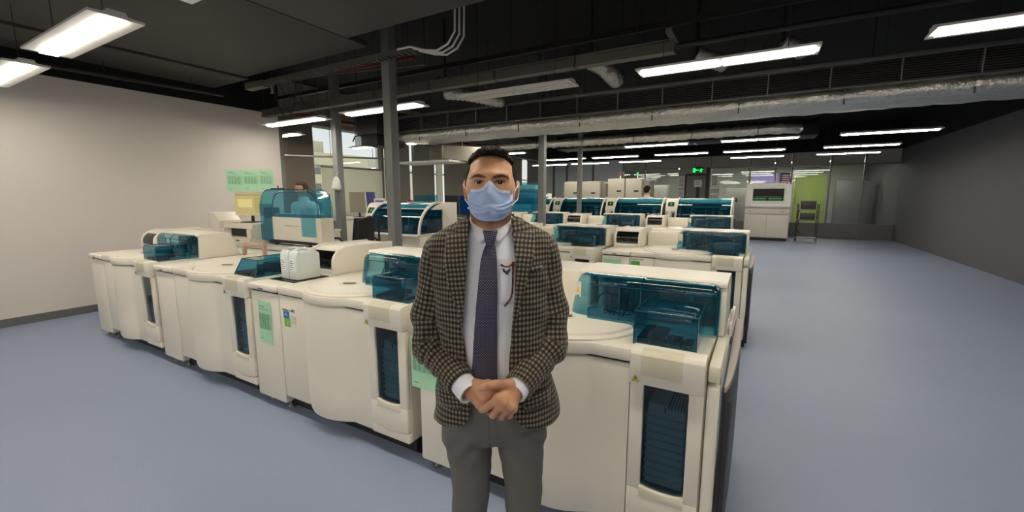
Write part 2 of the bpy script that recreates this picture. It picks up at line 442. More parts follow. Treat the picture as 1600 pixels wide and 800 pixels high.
    b = MB(); b.lathe([(.0, .9765), (.055, .9765), (.06, .979), (.065, .977)], cx - .02, cy - .12, 28); b.build('finger_recess', M_cream2, lid)
    b = MB(); b.box(cx - .055, cx + .03, cy - .135, cy - .112, .977, .985, .003, rot=Matrix.Rotation(.5, 3, 'Z')); b.build('lid_handle', M_grey, lid)
    # ---- narrow cabinet on the left
    b = MB(); b.box(W + .004, -1.222, -.006, .06, .065, .885, .012); b.build('narrow_panel', M_cream, R)
    b = MB(); b.box(W + .003, -1.221, -.022, D, .896, .945, .014, 3); nt = b.build('narrow_top', M_cream, R)
    b = MB(); b.box(-1.44, -1.38, -.026, -.02, .905, .917, .002); b.build('latch', M_grey, nt)
    b = MB(); b.box(W + .02, -1.235, 0, .04, .884, .897); b.build('shadow_gap', M_black, R, smooth=False)
    b = MB(); b.box(W + .05, -1.23, .12, .42, .945, .951, .002); b.build('dark_tray', mat('smoked black tray', (28, 34, 38), .15, var=.05), R)
    for x, y in ((W + .07, .06), (-1.27, .06), (W + .07, .95), (-1.27, .95)):
        b = MB(); b.cyl(x, y, 0, .012, .028); b.cyl(x, y, .012, .026, .018); b.cyl(x, y, .02, .1, .008); b.build('levelling_foot', M_steel, R)
    for x in (-.95, -.17):
        b = MB(); b.box(x - .045, x + .045, .064, .07, .085, .095, .002); b.build('plinth_plate', M_steel, R)
    # hood with a dark window at the rear of the narrow cabinet
    prof = [(.46, .945)] + [(.62 - .16 * math.cos(a), 1.04 + .13 * math.sin(a)) for a in [k * PI / 14 for k in range(0, 8)]] + [(1.10, 1.165), (1.10, .945)]
    b = MB(); b.prism(prof, .03, 'x', -1.572, .003); b.prism(prof, .03, 'x', -1.25, .003)
    inner = [(.62 - .148 * math.cos(a), 1.035 + .122 * math.sin(a)) for a in [k * PI / 14 for k in range(4, 8)]] + [(1.095, 1.155), (1.095, .95), (.70, .95), (.70, 1.12)]
    b.prism(inner, .30, 'x', -1.545, .002); b.box(-1.545, -1.245, .475, .50, .945, .985, .003)
    h = b.build('narrow_hood', M_cream, R)
    P = [(.62 - .15 * math.cos(a), 1.035 + .12 * math.sin(a)) for a in [k * PI / 14 for k in range(-1, 5)]]
    b = MB(); b.grid([[(-1.545, p[0], max(p[1], .985)) for p in P], [(-1.245, p[0], max(p[1], .985)) for p in P]]); b.build('hood_window', sheet_mat('smoked window', (.10, .13, .15), .03, diff=.05, dcol=(30, 34, 38)), h)
    b = MB(); b.box(-1.5, -1.3, .54, .6, .95, 1.0); b.cyl(-1.36, .55, 1.0, 1.05, .015, 10); b.cyl(-1.45, .56, 1.0, 1.03, .02, 10); b.build('inner_parts', M_mech, h)
    # low upstand behind the lid
    b = MB(); b.prism([(.80, .945), (.805, 1.10), (.82, 1.115), (1.10, 1.115), (1.10, .945)], .40, 'x', -1.205, .006); b.build('upstand', M_cream, R)
    # ---- white housing and blue acrylic cover
    b = MB(); b.prism([(.37, 1.168), (.37, 1.186), (.385, 1.195), (.655, 1.195), (.69, 1.17), (.76, .945), (.74, .945), (.66, 1.14), (.62, 1.168)], .75, 'x', -.715, .004)
    b.prism([(.37, .945), (.385, 1.185), (.68, 1.185), (.765, .945)], .03, 'x', .004, .004)
    b.prism([(.50, .945), (.50, 1.185), (.68, 1.185), (.765, .945)], .02, 'x', -.715, .004)
    hs = b.build('housing', M_cream, R)
    b = MB(); b.box(-.695, .005, .625, .635, .948, 1.16); b.build('housing_back', M_mech, hs, smooth=False)
    b = shell_mb(-.755, .012, .29, .38, .965, 1.186, .088, .04, .045, slant=.045); cv = b.build('acrylic_cover', M_blueglass, R)
    b = MB()
    fr = [(-.755, .38, .966)] + [(-.667 - .088 * math.cos(a), .378 - .088 * math.sin(a), .966) for a in [k * PI / 12 for k in range(1, 7)]] + [(-.32, .29, .966)]
    b.tube(fr, .004, 6); b.tube([(-.35, .288, .965), (-.35, .288, 1.14), (-.35, .335, 1.187)], .004, 6); b.tube([(-.46, .289, .965), (-.46, .289, 1.15)], .003, 6)
    b.tube([(-.62, .289, 1.14), (-.02, .289, 1.14)], .0025, 6); b.tube([(-.0, .30, .965), (-.0, .30, 1.14)], .004, 6)
    b.build('cover_edge', M_edge, cv)
    b = MB(); b.box(-.026, .026, -.001, .001, -.04, .04); o = b.build('warning_sticker', M_white, cv, smooth=False); o.location = (-.694, .307, 1.105); o.rotation_euler = (0, 0, -.62)
    b = MB(); b.prism([(-.019, -.02), (.019, -.02), (0, .018)], .001, 'y', -.0022); b.mesh([(-.003, -.0026, -.012), (.003, -.0026, -.012), (.002, -.0026, .006), (-.002, -.0026, .006)], [(0, 1, 2, 3)]); o2 = b.build('warning_sign', M_yellow, cv, smooth=False); o2.location = o.location; o2.rotation_euler = o.rotation_euler
    # lower box over the sample racks
    b = shell_mb(-.318, -.05, .045, .29, .956, 1.10, .012, .012, .02); sv = b.build('sample_cover', M_blueglass, R)
    b = MB(); b.tube([(-.318, .29, 1.098), (-.318, .05, 1.098), (-.05, .05, 1.098), (-.05, .29, 1.098)], .003, 6)
    b.tube([(-.052, .047, .956), (-.052, .047, 1.085)], .003, 6); b.tube([(-.316, .047, .956), (-.316, .047, 1.085)], .003, 6); b.build('cover_edge', M_edge, sv)
    b = shell_mb(-.62, -.33, .25, .29, .955, 1.03, .008, .008, .01); b.build('lower_guard', M_blueglass, R)
    # what stands under the covers
    b = MB(); b.box(-.31, -.055, .05, .29, .952, .962); rk = b.build('rack_bed', mat('rack bed grey', (120, 140, 146), .5), R)
    for x in (-.305, -.25): 
        b = MB(); b.box(x, x + .05, .06, .26, .962, .985, .002); b.build('black_rack', M_black, rk)
    b = MB()
    for k in range(6): b.box(-.20 + k * .014, -.19 + k * .014, .06, .14, .962, .99)
    b.box(-.20, -.115, .055, .15, .962, .975); b.build('slotted_rack', M_black, rk, smooth=False)
    b = MB(); b.box(-.105, -.075, .06, .16, .962, .98, .002); b.build('black_rack', M_black, rk)
    b = MB(); b.box(-.33, -.10, .29, .31, 1.0, 1.05, .003); b.build('inner_bar', M_mech, R)
    for x, y, r_, z1 in ((-.62, .52, .03, 1.13), (-.44, .60, .022, 1.14), (-.15, .55, .028, 1.12)):
        b = MB(); b.cyl(x, y, .95, z1, r_, 16); b.cyl(x, y, z1, z1 + .012, r_ * 1.25, 16); b.box(x - .02, x + .15, y - .03, y - .005, z1 - .03, z1 - .01, .003); b.cyl(x + .14, y - .018, z1 - .12, z1 - .02, .004, 8); b.build('pipette_arm', M_mech, R)
    b = MB(); b.box(-.58, -.42, .40, .50, .95, 1.0, .004); b.box(-.55, -.46, .42, .48, 1.0, 1.07, .004); b.build('mixing_block', M_dark, R)
    b = MB(); b.box(-.33, -.16, .42, .55, 1.0, 1.06, .004); b.build('reagent_block', M_mech, R)
    for x, rr in ((-.56, .06), (-.47, .05), (-.25, .055)):
        b = MB(); b.tube([(x + rr * math.cos(a), .40 + .01 * math.sin(3 * a), 1.02 + rr * math.sin(a)) for a in [k * PI / 10 for k in range(0, 11)]], .004, 6); b.build('loop_tube', M_black, R)
    b = MB()
    for k in range(5): b.cyl(-.56 + k * .025, .37, .95, 1.02 + .02 * (k % 3), .006, 8)
    b.build('probe_set', M_dark, R)
    return R

MOD = make_module()
MOD.location = (-1.682, 1.72, 0); MOD['label'] = 'near-row analyzer module with blue cover, left of the standing man, jerrycans on its deck'
ROWS = [((-.126, 1.72, 0), 'near-row analyzer module at the right end, with a big blue cover beside the aisle'),
        ((-3.264, 1.72, 0), 'near-row analyzer module cut by the left edge, beside the narrow cabinet with jerrycans'),
        ((-4.875, 1.72, 0), 'near-row analyzer module at the far left end of its row'),
        ((-.096, 4.85, 0), 'second-row analyzer module beside the aisle, with a blue cover and green sticker'),
        ((-1.657, 4.85, 0), 'second-row analyzer module directly right of the man, warning triangle on its bay'),
        ((-.41, 8.0, .03), 'third-row analyzer module nearest the aisle'),
        ((-1.982, 8.0, .03), 'third-row analyzer module in the middle, behind the slim post'),
        ((-3.595, 8.0, .03), 'third-row analyzer module behind the thicker post, right of the man')]
for loc, lab in ROWS:
    sk = ['dark_tray']
    if loc[0] == -3.264: sk += ['housing', 'acrylic_cover', 'narrow_hood', 'upstand', 'sample_cover', 'lower_guard', 'pipette_arm', 'mixing_block', 'reagent_block', 'loop_tube', 'probe_set', 'inner_bar']
    c = copy_tree(MOD, loc, lab, skip=sk)
    if loc[0] > -.5: c.scale = (.935, 1, 1)
    if loc[0] == -3.264:
        lo = [(-.33, .06), (-.03, .06), (-.03, .62), (-.33, .62)]; hi = [(-.27, .10), (-.05, .10), (-.05, .60), (-.27, .60)]
        b = MB(); b.mesh([(x, y, .955) for x, y in lo] + [(x, y, 1.085) for x, y in hi], [(0, 1, 5, 4), (1, 2, 6, 5), (2, 3, 7, 6), (3, 0, 4, 7), (4, 5, 6, 7)]); lc = b.build('low_cover', M_blueglass, c, smooth=False)
        b = MB()
        for i in range(4):
            j = (i + 1) % 4; b.tube([(*hi[i], 1.085), (*hi[j], 1.085)], .003, 5); b.tube([(*lo[i], .956), (*hi[i], 1.085)], .003, 5)
        b.build('cover_edge', M_edge, lc)
        b = MB(); b.box(-.25, -.10, .25, .5, .95, 1.04, .004); b.cyl(-.2, .2, .95, 1.03, .03, 14); b.build('mixing_block', M_dark, c)
for ch_ in list(bpy.data.objects):
    if ch_.parent is not None and ch_.parent.parent == MOD and ch_.name.split('.')[0] in ('warning_sticker', 'warning_sign'): bpy.data.objects.remove(ch_)

# end panels of the rows, facing the aisle
def end_panel(x, y, z, lab):
    o = thing('row_end_panel', lab, 'panel', (x, y, z), 0, 'dark end panels of the analyzer rows')
    b = MB(); b.box(.002, .048, -.016, .05, .10, .86, .012, 3); b.box(.002, .048, .05, .98, .86, .90, .004); b.build('corner_post', M_cream, o)
    b = MB(); b.prism([(.004, -.02), (.046, -.02), (.046, .30), (.030, .42), (.004, .45)], .066, 'z', .875, .006); b.build('shoulder_cap', M_cream2, o)
    b = MB(); b.box(.052, .085, .02, 1.06, .06, .80, .006); b.box(.054, .06, .0, 1.06, .06, .86); b.build('dark_panel', M_dark, o)
    pts = [(.052, .0), (.062, .0)] + [(.062 + .034 * math.sin(a), .0 + .42 * (1 - math.cos(a)) * 1.6) for a in [k * PI / 20 for k in range(1, 11)]] + [(.096, 1.06), (.052, 1.06)]
    b = MB(); b.prism([(p[0], p[1]) for p in pts], .025, 'z', .835, .006); b.build('bumper_cap', M_taupe, o)
    b = MB(); b.prism([(p[0] - .004 if p[0] > .06 else p[0], p[1] + .004) for p in pts], .725, 'z', .11, .004); b.build('bumper', M_dark, o)
    b = MB(); b.box(.038, .05, .62, .70, .9, 1.0, .003); b.box(.038, .052, .56, .97, .9, .955, .003); b.build('rear_bracket', M_cream, o)
    for yy in (.1, .95):
        b = MB(); b.cyl(.05, yy, 0, .11, .014); b.build('foot', M_black, o)
end_panel(-.124, 1.72, 0, 'dark panel with taupe bumper closing the nearest analyzer row at the aisle')
end_panel(-.094, 4.85, 0, 'dark panel closing the second analyzer row at the aisle')
end_panel(-.408, 8.0, .0, 'dark panel closing the third analyzer row at the aisle')

# stickers and lettering on the fronts
def model_sticker(x, y, z, lab, two):
    o = thing('model_sticker', lab, 'sticker', (x, y, z))
    lettering('cobas e 602', .029, M_ink, o, (0, -.0012, .088))
    if two:
        b = MB(); b.box(.008, .075, -.0015, 0, .035, .085); s = b.build('blue_label', mat('sticker blue', (40, 110, 180), .5), o, smooth=False)
        b = MB(); b.prism([(.012, .05), (.035, .078), (.05, .06), (.06, .066), (.05, .05), (.03, .062)], .0005, 'y', -.0021); b.build('label_mark', mat('sticker pale blue', (150, 200, 230), .5), s, smooth=False)
        b = MB(); b.box(.014, .082, -.0015, 0, -.025, .035); s = b.build('green_label', mat('sticker green', (120, 190, 90), .5), o, smooth=False)
        lettering('7', .04, mat('sticker yellow', (220, 230, 110), .5), s, (.045, -.0022, -.01), name='numeral')
        b = MB(); b.box(.085, .15, -.0012, 0, .0, .06); b.build('faded_tape', M_ivory, o, smooth=False)
    else:
        b = MB(); b.box(0, .10, -.0015, 0, .02, .075); b.build('green_label', mat('sticker bright green', (70, 170, 70), .5), o, smooth=False)
        b = MB(); b.box(.105, .15, -.0012, 0, .022, .04); b.build('small_label', M_ivory, o, smooth=False)
model_sticker(-2.865, 1.716, .69, 'model name with blue and green numbered stickers on the near white panel', True)
model_sticker(-1.222, 4.845, .765, 'model name with plain bright green sticker on the second-row panel', False)
green_sheet('paper_notice', 'green sheet with a printed table on the narrow cabinet at left', -3.17, 1.712, .50, .165, .32, .03)
green_sheet('paper_notice', 'green sheet half hidden by the man\'s jacket sleeve', -1.65, 1.712, .50, .18, .30, 0)
green_sheet('paper_notice', 'green sheet on the second-row narrow cabinet beside the man', -1.55, 4.842, .70, .22, .15, 0, table=False)

# jerrycans on the narrow cabinet of the near row
M_can = mat('translucent white can', (214, 220, 216), 0.4, var=.03, sub=.2)
def jerrycan(x, y, z, lab):
    o = thing('jerrycan', lab, 'jerrycan', (x, y, z), 0, 'white jerrycans on the near row')
    w, dp, hh = .098, .20, .225
    prof = [(0, 0), (dp, 0), (dp, hh * .86), (dp * .86, hh * .92), (dp * .80, hh), (dp * .62, hh), (dp * .55, hh * .9), (dp * .25, hh * .9), (dp * .14, hh), (.012, hh * .93), (0, hh * .8)]
    b = MB(); b.prism(prof, w, 'x', -w / 2, .012); b.build('bottle_body', M_can, o)
    b = MB(); b.tube([(0, dp * .12, hh * .93), (0, dp * .2, hh * 1.0), (0, dp * .45, hh * 1.02), (0, dp * .66, hh * .98)], .011, 8); b.build('handle', M_can, o)
    b = MB(); b.cyl(0, dp * .84, hh * .9, hh * 1.02, .02, 16); b.build('screw_cap', M_white, o)
    b = MB(); b.box(-.032, .025, -.0025, -.0005, hh * .30, hh * .72); lb = b.build('paper_label', mat('label white', (236, 236, 234), .6), o, smooth=False)
    b = MB()
    for k in range(5): b.box(-.026, -.026 + .03 + .012 * (k % 2), -.0032, -.0026, hh * (.35 + .07 * k), hh * (.37 + .07 * k))
    b.build('label_print', M_ink, lb, smooth=False)
jerrycan(-3.085, 1.885, .952, 'left one of two white plastic jerrycans on the black tray')
jerrycan(-2.978, 1.885, .952, 'right one of two white plastic jerrycans on the black tray')

# ================================================================== HOOD ANALYZERS (fourth row and far left)
def make_hood(Wd=1.17, panel=.25):
    R = thing('hooded_analyzer', None, 'analyzer', (0, 0, 0), 0, 'analyzers with curved blue hoods')
    T = Wd + panel; D = 1.0
    b = MB(); b.box(-T, 0, .03, D, .08, 1.0, .008); b.build('cabinet_body', M_cream, R)
    b = MB(); b.box(-T + .03, -.03, .08, D - .05, 0, .08); b.build('plinth', M_black, R, smooth=False)
    b = MB(); b.box(-T, 0, -.02, .35, .96, 1.0, .006); b.build('ledge', M_cream, R)
    arc = [(.52 - .50 * math.cos(a), 1.0 + .50 * math.sin(a)) for a in [k * PI / 20 for k in range(0, 11)]]
    b = MB(); b.prism([(p[0] + .10, p[1] - .02) for p in arc if p[1] > 1.40] + [(D, 1.50), (D, 1.0), (.62, 1.0), (.62, 1.38)], Wd, 'x', -Wd, .004)
    b.build('rear_housing', M_cream, R)
    for x in (-Wd, -.03):
        ring = [(.53 - .52 * math.cos(a), 1.0 + .52 * math.sin(a)) for a in [k * PI / 20 for k in range(0, 11)]]
        rin = [(.53 - .485 * math.cos(a), 1.0 + .485 * math.sin(a)) for a in [k * PI / 20 for k in range(10, -1, -1)]]
        b = MB(); b.prism(ring + rin, .03, 'x', x, .003); b.build('hood_rim', M_cream, R)
        b = MB(); b.prism(rin[::-1] + [(.6, 1.485), (.6, 1.0)], .006, 'x', x + .012); b.build('side_pane', M_blueglass, R, smooth=False)
    b = MB(); b.grid([[(x, p[0], p[1]) for p in arc] for x in (-Wd + .03, -.03)]); hd = b.build('blue_hood', M_blueglass, R)
    b = MB()
    b.tube([(-Wd + .04, p[0] + .001, p[1]) for p in arc[:1]] + [(-.04, arc[0][0], arc[0][1])], .005, 6); b.tube([(-Wd + .03, arc[6][0], arc[6][1] - .004), (-.03, arc[6][0], arc[6][1] - .004)], .006, 6); b.build('hood_edge', M_edge, hd)
    b = MB(); b.box(-.23, -.1, .13, .16, 1.255, 1.275, .003); b.build('hood_handle', M_white, hd)
    b = MB(); b.box(-Wd + .04, -.04, .60, .615, 1.0, 1.4); b.build('inner_back', M_cavity, R, smooth=False)
    b = MB(); b.box(-Wd + .04, -.04, .10, .60, 1.002, 1.03); b.build('inner_bed', M_dark, R, smooth=False)
    for k in range(7):
        x = -Wd + .13 + k * .15
        b = MB(); b.box(x, x + .06 + .03 * (k % 2), .30 + .04 * (k % 3), .42, 1.03, 1.12 + .04 * (k % 3), .004); b.cyl(x + .03, .38, 1.12, 1.26, .012, 10); b.build('inner_unit', M_mech if k % 2 else M_dark, R)
    b = MB(); b.box(-Wd + .05, -.05, .46, .52, 1.28, 1.32, .004); b.build('gantry_rail', M_mech, R)
    # display panel to the left of the hood
    b = MB(); b.prism([(.20, 1.0), (.16, 1.2), (.28, 1.46), (.34, 1.49), (D, 1.49), (D, 1.0)], panel - .01, 'x', -T + .002, .006); pn = b.build('control_panel', M_cream, R)
    nrm = (-.91, .42)
    def onp(x0, x1, t0, t1, off, name, m, par):
        P = lambda t, o: (.16 + .12 * t - .0078 * 0 + o * -.908, 1.2 + .26 * t + o * .419)
        b = MB(); a, c = P(t0, off), P(t1, off); a0, c0 = P(t0, off - .006), P(t1, off - .006)
        b.prism([a, c, c0, a0], x1 - x0, 'x', x0); return b.build(name, m, par, smooth=False)
    s = onp(-T + .05, -T + .19, .42, .80, .004, 'status_display', M_black, pn)
    onp(-T + .095, -T + .145, .58, .65, .0055, 'green_light', M_led, s)
    onp(-T + .113, -T + .127, .50, .73, .0058, 'green_light', M_led, s)
    b = MB(); b.box(-T + .07, -T + .15, .13, .17, 1.08, 1.18, .004); b.build('button_plate', M_white, pn)
    b = MB(); b.box(-T + .17, -T + .20, .13, .18, 1.04, 1.16, .004); b.build('black_switch', M_black, pn)
    return R
HOOD = make_hood()
HOOD.location = (-.50, 10.45, .02); HOOD['label'] = 'blue-hooded analyzer of the fourth row nearest the aisle'
copy_tree(HOOD, (-1.97, 10.45, .02), 'blue-hooded analyzer of the fourth row in the middle, before the white-coated person')
copy_tree(HOOD, (-3.44, 10.45, .02), 'blue-hooded analyzer of the fourth row crossed by the slim post')
copy_tree(HOOD, (-4.91, 10.45, .02), 'blue-hooded analyzer of the fourth row hidden mostly behind the man')
# ================================================================== CEILING SERVICES
M_lampbody = mat('white lamp steel', (205, 203, 198), .4, var=.03)
M_tube = emit_mat('lit diffuser', (255, 247, 230), LAMP_STRENGTH)
M_off = mat('unlit diffuser', (196, 194, 186), .5, var=.03)
M_duct = mat('dark duct metal', (24, 24, 25), .55, .3, var=.15)
M_rail = mat('galvanised rail', (104, 102, 94), .45, .5, var=.12, scale=14)
M_pipe = mat('dark pipe', (44, 42, 41), .5, .3, var=.1)
M_red = mat('red sprinkler pipe', (110, 26, 22), .5, var=.1)
def foil_mat():
    g = NT('crinkled foil'); p = g.n('ShaderNodeBsdfPrincipled'); tc = g.n('ShaderNodeTexCoord')
    vo = g.n('ShaderNodeTexVoronoi', **{'Scale': 20.0}); nz = g.n('ShaderNodeTexNoise', **{'Scale': 26.0, 'Detail': 6.0, 'Distortion': 1.0})
    g.l(tc.outputs['Object'], vo.inputs['Vector']); g.l(tc.outputs['Object'], nz.inputs['Vector'])
    p.inputs['Metallic'].default_value = .85; p.inputs['Roughness'].default_value = .38
    g.l(g.mix(nz.outputs['Fac'], lin((150, 148, 140)), lin((232, 230, 224))), p.inputs['Base Color'])
    hgt = g.math('ADD', g.math('MULTIPLY', vo.outputs['Distance'], .6), nz.outputs['Fac'])
    bp = g.n('ShaderNodeBump', **{'Strength': .6, 'Distance': .02}); g.l(hgt, bp.inputs['Height']); g.l(bp.outputs[0], p.inputs['Normal'])
    g.l(p.outputs[0], g.out.inputs[0]); return g.m
M_foil = foil_mat()

def make_lamp(lit):
    R = thing('ceiling_lamp', None, 'lamp', (0, 0, 0), 0, 'long suspended ceiling lamps')
    L = .72
    b = MB(); b.prism([(-.15, .0), (.15, .0), (.15, .016), (.06, .020), (.05, .045), (-.05, .045), (-.06, .020), (-.15, .016)], 2 * L, 'x', -L); b.build('lamp_housing', M_lampbody, R, smooth=False)
    for x0, x1 in ((-L + .03, -.018), (.018, L - .03)):
        b = MB(); b.box(x0, x1, -.055, .055, -.014, .0, .003); b.build('diffuser', M_tube if lit else M_off, R, smooth=False)
    for x in (-.5, .5):
        b = MB(); b.tube([(x, 0, .045), (x, 0, ZC - 2.75)], .003, 5); b.build('suspension_wire', M_pipe, R)
    return R
ORD = ['', 'first', 'second', 'third', 'fourth', 'fifth', 'sixth']
lamp_rows = [(4.38, [1.72, -.38, (-2.5,), -4.6, -6.58], 'nearest row in view'),
             (7.44, [1.78, -.31, -2.4, -4.45, -6.34, -8.15], 'second row, beyond the slatted grille'),
             (10.55, [2.0, -.1, -2.2, -6.4], 'third row with added end lamps, beyond the foil duct'),  # rightmost and leftmost lamps added to brighten the far wall
             (13.1, [2.0, -.22, -2.02, -3.93, -5.6], 'fourth row with an added rightmost lamp, before the far wall'),  # rightmost lamp added for more light at the back right
             (15.2, [2.05, -.16, -3.67, -5.48, -7.1], 'fifth and farthest row with an added rightmost lamp'),  # lamp at the right end added to light the back
             (1.3, [-.35, -2.4, -4.5, -6.5, 1.75], 'row above the standing man'),
             (-1.75, [-.35, -2.4, -4.5, -6.5, 1.75], 'row just behind the photographer'),
             (-4.8, [-.35, -2.4, -4.5, -6.5, 1.75], 'added second row behind the photographer, for light on upright faces'),  # unseen row added to lift the light on vertical fronts
             (-7.8, [-.35, -2.4, -4.5, -6.5, 1.75], 'added last row behind the photographer, for light on upright faces')]  # unseen too, added to brighten the machine fronts
LIT = OFF = None
for Yr, xs, nm in lamp_rows:
    srt = sorted([x[0] if isinstance(x, tuple) else x for x in xs], reverse=True)
    for x in xs:
        off = isinstance(x, tuple); xx = x[0] if off else x
        lab = '%s lamp, %s from the right in the %s' % ('unlit white ceiling' if off else 'lit twin-tube ceiling', ORD[srt.index(xx) + 1], nm)
        if off:
            o = make_lamp(False); o.location = (xx, Yr, 2.75); o['label'] = lab; o['group'] = 'unlit ceiling lamps'
        elif LIT is None:
            LIT = make_lamp(True); LIT.location = (xx, Yr, 2.75); LIT['label'] = lab
        else: copy_tree(LIT, (xx, Yr, 2.75), lab)
copy_tree(LIT, (-8.45, 5.22, 2.75), 'lit ceiling lamp half hidden by the end of the white wall')

# flat grey soffit panels near the camera
sof = thing('soffit', 'flat grey soffit of large sheet panels above the near left corner', 'soffit')
M_soffit = mat('grey soffit sheet', (70, 68, 63), .6, .1, var=.08, scale=1.2)
for x0, x1, y0, y1 in ((-6.62, -4.08, -3.5, 3.70), (-4.06, -1.5, -3.5, 3.4), (-7.75, -6.75, -3.5, 3.80)):
    b = MB(); b.box(x0, x1, y0, y1, 3.30, 3.36, .004); b.build('panel', M_soffit, sof)
rods(sof, [(x, y, 3.36, ZC) for x in (-6.3, -4.4, -2.8, -7.3) for y in (-2.5, .5, 3.0)])
# cable tray along its edge
tr = thing('cable_tray', 'slotted grey cable tray running along the soffit edge, cables hanging from it', 'cable tray', (0, 3.79, 3.16))
b = MB(); b.box(-6.3, -3.42, -.05, -.045, 0, .06); b.box(-6.3, -3.42, .045, .05, 0, .06); b.build('side_rail', M_rail, tr, smooth=False)
def rungs(name, par):
    me = None
    for k in range(36):
        if me is None:
            b = MB(); b.box(-.014, .014, -.045, .045, 0, .008); o = b.build(name, M_rail, par, smooth=False); me = o.data
        else: o = bpy.data.objects.new(name, me); COL.objects.link(o); o.parent = par
        o.location = (-6.26 + k * .08, 0, .0)
rungs('rung', tr)
rods(tr, [(-6.1 + k * .5, 0, .06, ZC - 3.16) for k in range(6)], .004)
b = MB(); b.box(-6.75, -6.3, -.06, .06, -.02, .07, .004); b.build('end_plate', M_rail, tr)
for k, yy in enumerate((-.10, -.02, .06)):
    b = MB(); b.tube([(-3.6, yy, .03), (-3.42, yy, .03), (-3.22, yy + .03, -.03), (-3.08, yy + .05, -.05), (-2.95, yy + .07, .0), (-2.88, yy + .1, .12), (-2.86, yy + .1, .9)], .012, 8); b.build('white_conduit', M_white, tr)
for x, dr in ((-6.2, .42), (-6.05, .20), (-5.7, .33)):
    b = MB(); b.tube([(x + .42 * t, .02 + .1 * t, .02 - dr * 4 * t * (1 - t) ** .8) for t in [k / 10 for k in range(11)]], .006, 6); b.build('hanging_cable', M_black, tr)
# trunking above the lamps
tk = thing('cable_trunking', 'long metal cable trunking hung just above the nearest lamps', 'trunking', (0, 4.62, 2.97))
for x in range(7):
    b = MB(); b.prism([(-.06, 0), (.06, 0), (.06, .025), (.045, .03), (.045, .10), (.06, .105), (.06, .12), (-.06, .12), (-.06, .105), (-.045, .10), (-.045, .03), (-.06, .025)], 1.0 + .02, 'x', 0)
    o = b.build('trunking_length', M_rail, tk, smooth=False); o.location = (-8.05 + 1.035 * x, 0, 0)
rods(tk, [(-7.8 + x * 1.1, 0, .12, ZC - 2.97) for x in range(7)], .005)
for x in (-7.0, -5.0, -3.9, -2.0):
    b = MB()
    for k in range(5): b.tube([(x + k * .05, .0, .12), (x + k * .05 + .01, .02, .15 + .02 * (k % 3)), (x + k * .05 + .03, .06, .14)], .008, 6)
    b.build('cable_loops', M_black, tk)
b = MB(); b.box(-.86, -.8, -.3, .05, .1, .14, .004); b.build('end_bracket', M_rail, tk)
tk2 = thing('support_rail', 'thin dark support rail crossing above the trunking', 'rail')
b = MB(); b.box(-9.4, 3.9, 5.15, 5.20, 3.42, 3.48); b.build('channel', M_pipe, tk2, smooth=False)
rods(tk2, [(-9 + x * 1.5, 5.175, 3.48, ZC) for x in range(9)])

# linear slatted grille in front of a black duct
gd = thing('grille_duct', 'long black air duct with a slatted linear grille along its face', 'air duct', (0, 6.0, 0))
b = MB(); b.box(-5.95, 4.15, .06, .9, 2.74, 3.02); b.build('duct_body', M_duct, gd, smooth=False)
b = MB(); b.box(-5.95, 4.15, -.01, .06, 2.985, 3.03, .003); b.box(-5.95, 4.15, -.01, .06, 2.735, 2.755, .003); b.build('grille_rail', mat('grille rail', (104, 102, 100), .45, .3), gd)
sm = None
for i in range(17):
    x0 = -5.95 + i * .594
    b = MB(); b.box(0, .012, 0, .05, 2.755, 2.985); pn = b.build('grille_panel', mat('grille slat grey', (132, 130, 128), .45, .3), gd, smooth=False); pn.location = (x0, 0, 0)
    for k in range(9):
        if sm is None:
            b = MB(); b.prism([(0, 0), (.004, .006), (.034, .014), (.034, .008)], .582, 'x', .012); o = b.build('slat', MATS['grille slat grey'], pn, smooth=False); sm = o.data
        else: o = bpy.data.objects.new('slat', sm); COL.objects.link(o); o.parent = pn
        o.location = (0, 0, 2.762 + k * .0245)
rods(gd, [(-5.5 + x * 1.3, .45, 3.02, ZC) for x in range(8)])
# foil wrapped duct under it
rng = np.random.RandomState(3)
def crinkle_box(x0, x1, y0, y1, z0, z1, n, amp):
    rows = []
    for i in range(n + 1):
        x = x0 + (x1 - x0) * i / n; ring = []
        for (u, v) in [(0, 0), (.25, -.05), (.5, -.08), (.75, -.05), (1, 0), (1.02, .5), (1, 1), (.5, 1.02), (0, 1), (-.03, .66), (-.03, .33)]:
            ring.append((x, y0 + (y1 - y0) * u + rng.uniform(-amp, amp), z0 + (z1 - z0) * v + rng.uniform(-amp, amp)))
        rows.append(ring + [ring[0]])
    b = MB(); b.grid(rows); b.mesh(rows[0][:-1], [list(range(11))]); b.mesh(rows[-1][:-1], [list(range(11))])
    return b
fd = thing('foil_duct', 'flat foil-wrapped silver duct slung directly below the slatted grille', 'air duct', (0, 0, 0))
crinkle_box(-5.95, 4.1, 6.02, 6.75, 2.60, 2.725, 90, .008).build('foil_wrap', M_foil, fd, ang=180)
for x in range(10):
    b = MB(); b.box(-5.4 + x * 1.02, -5.385 + x * 1.02, 6.0, 6.005, 2.57, 2.733); b.build('strap', M_dark, fd, smooth=False)
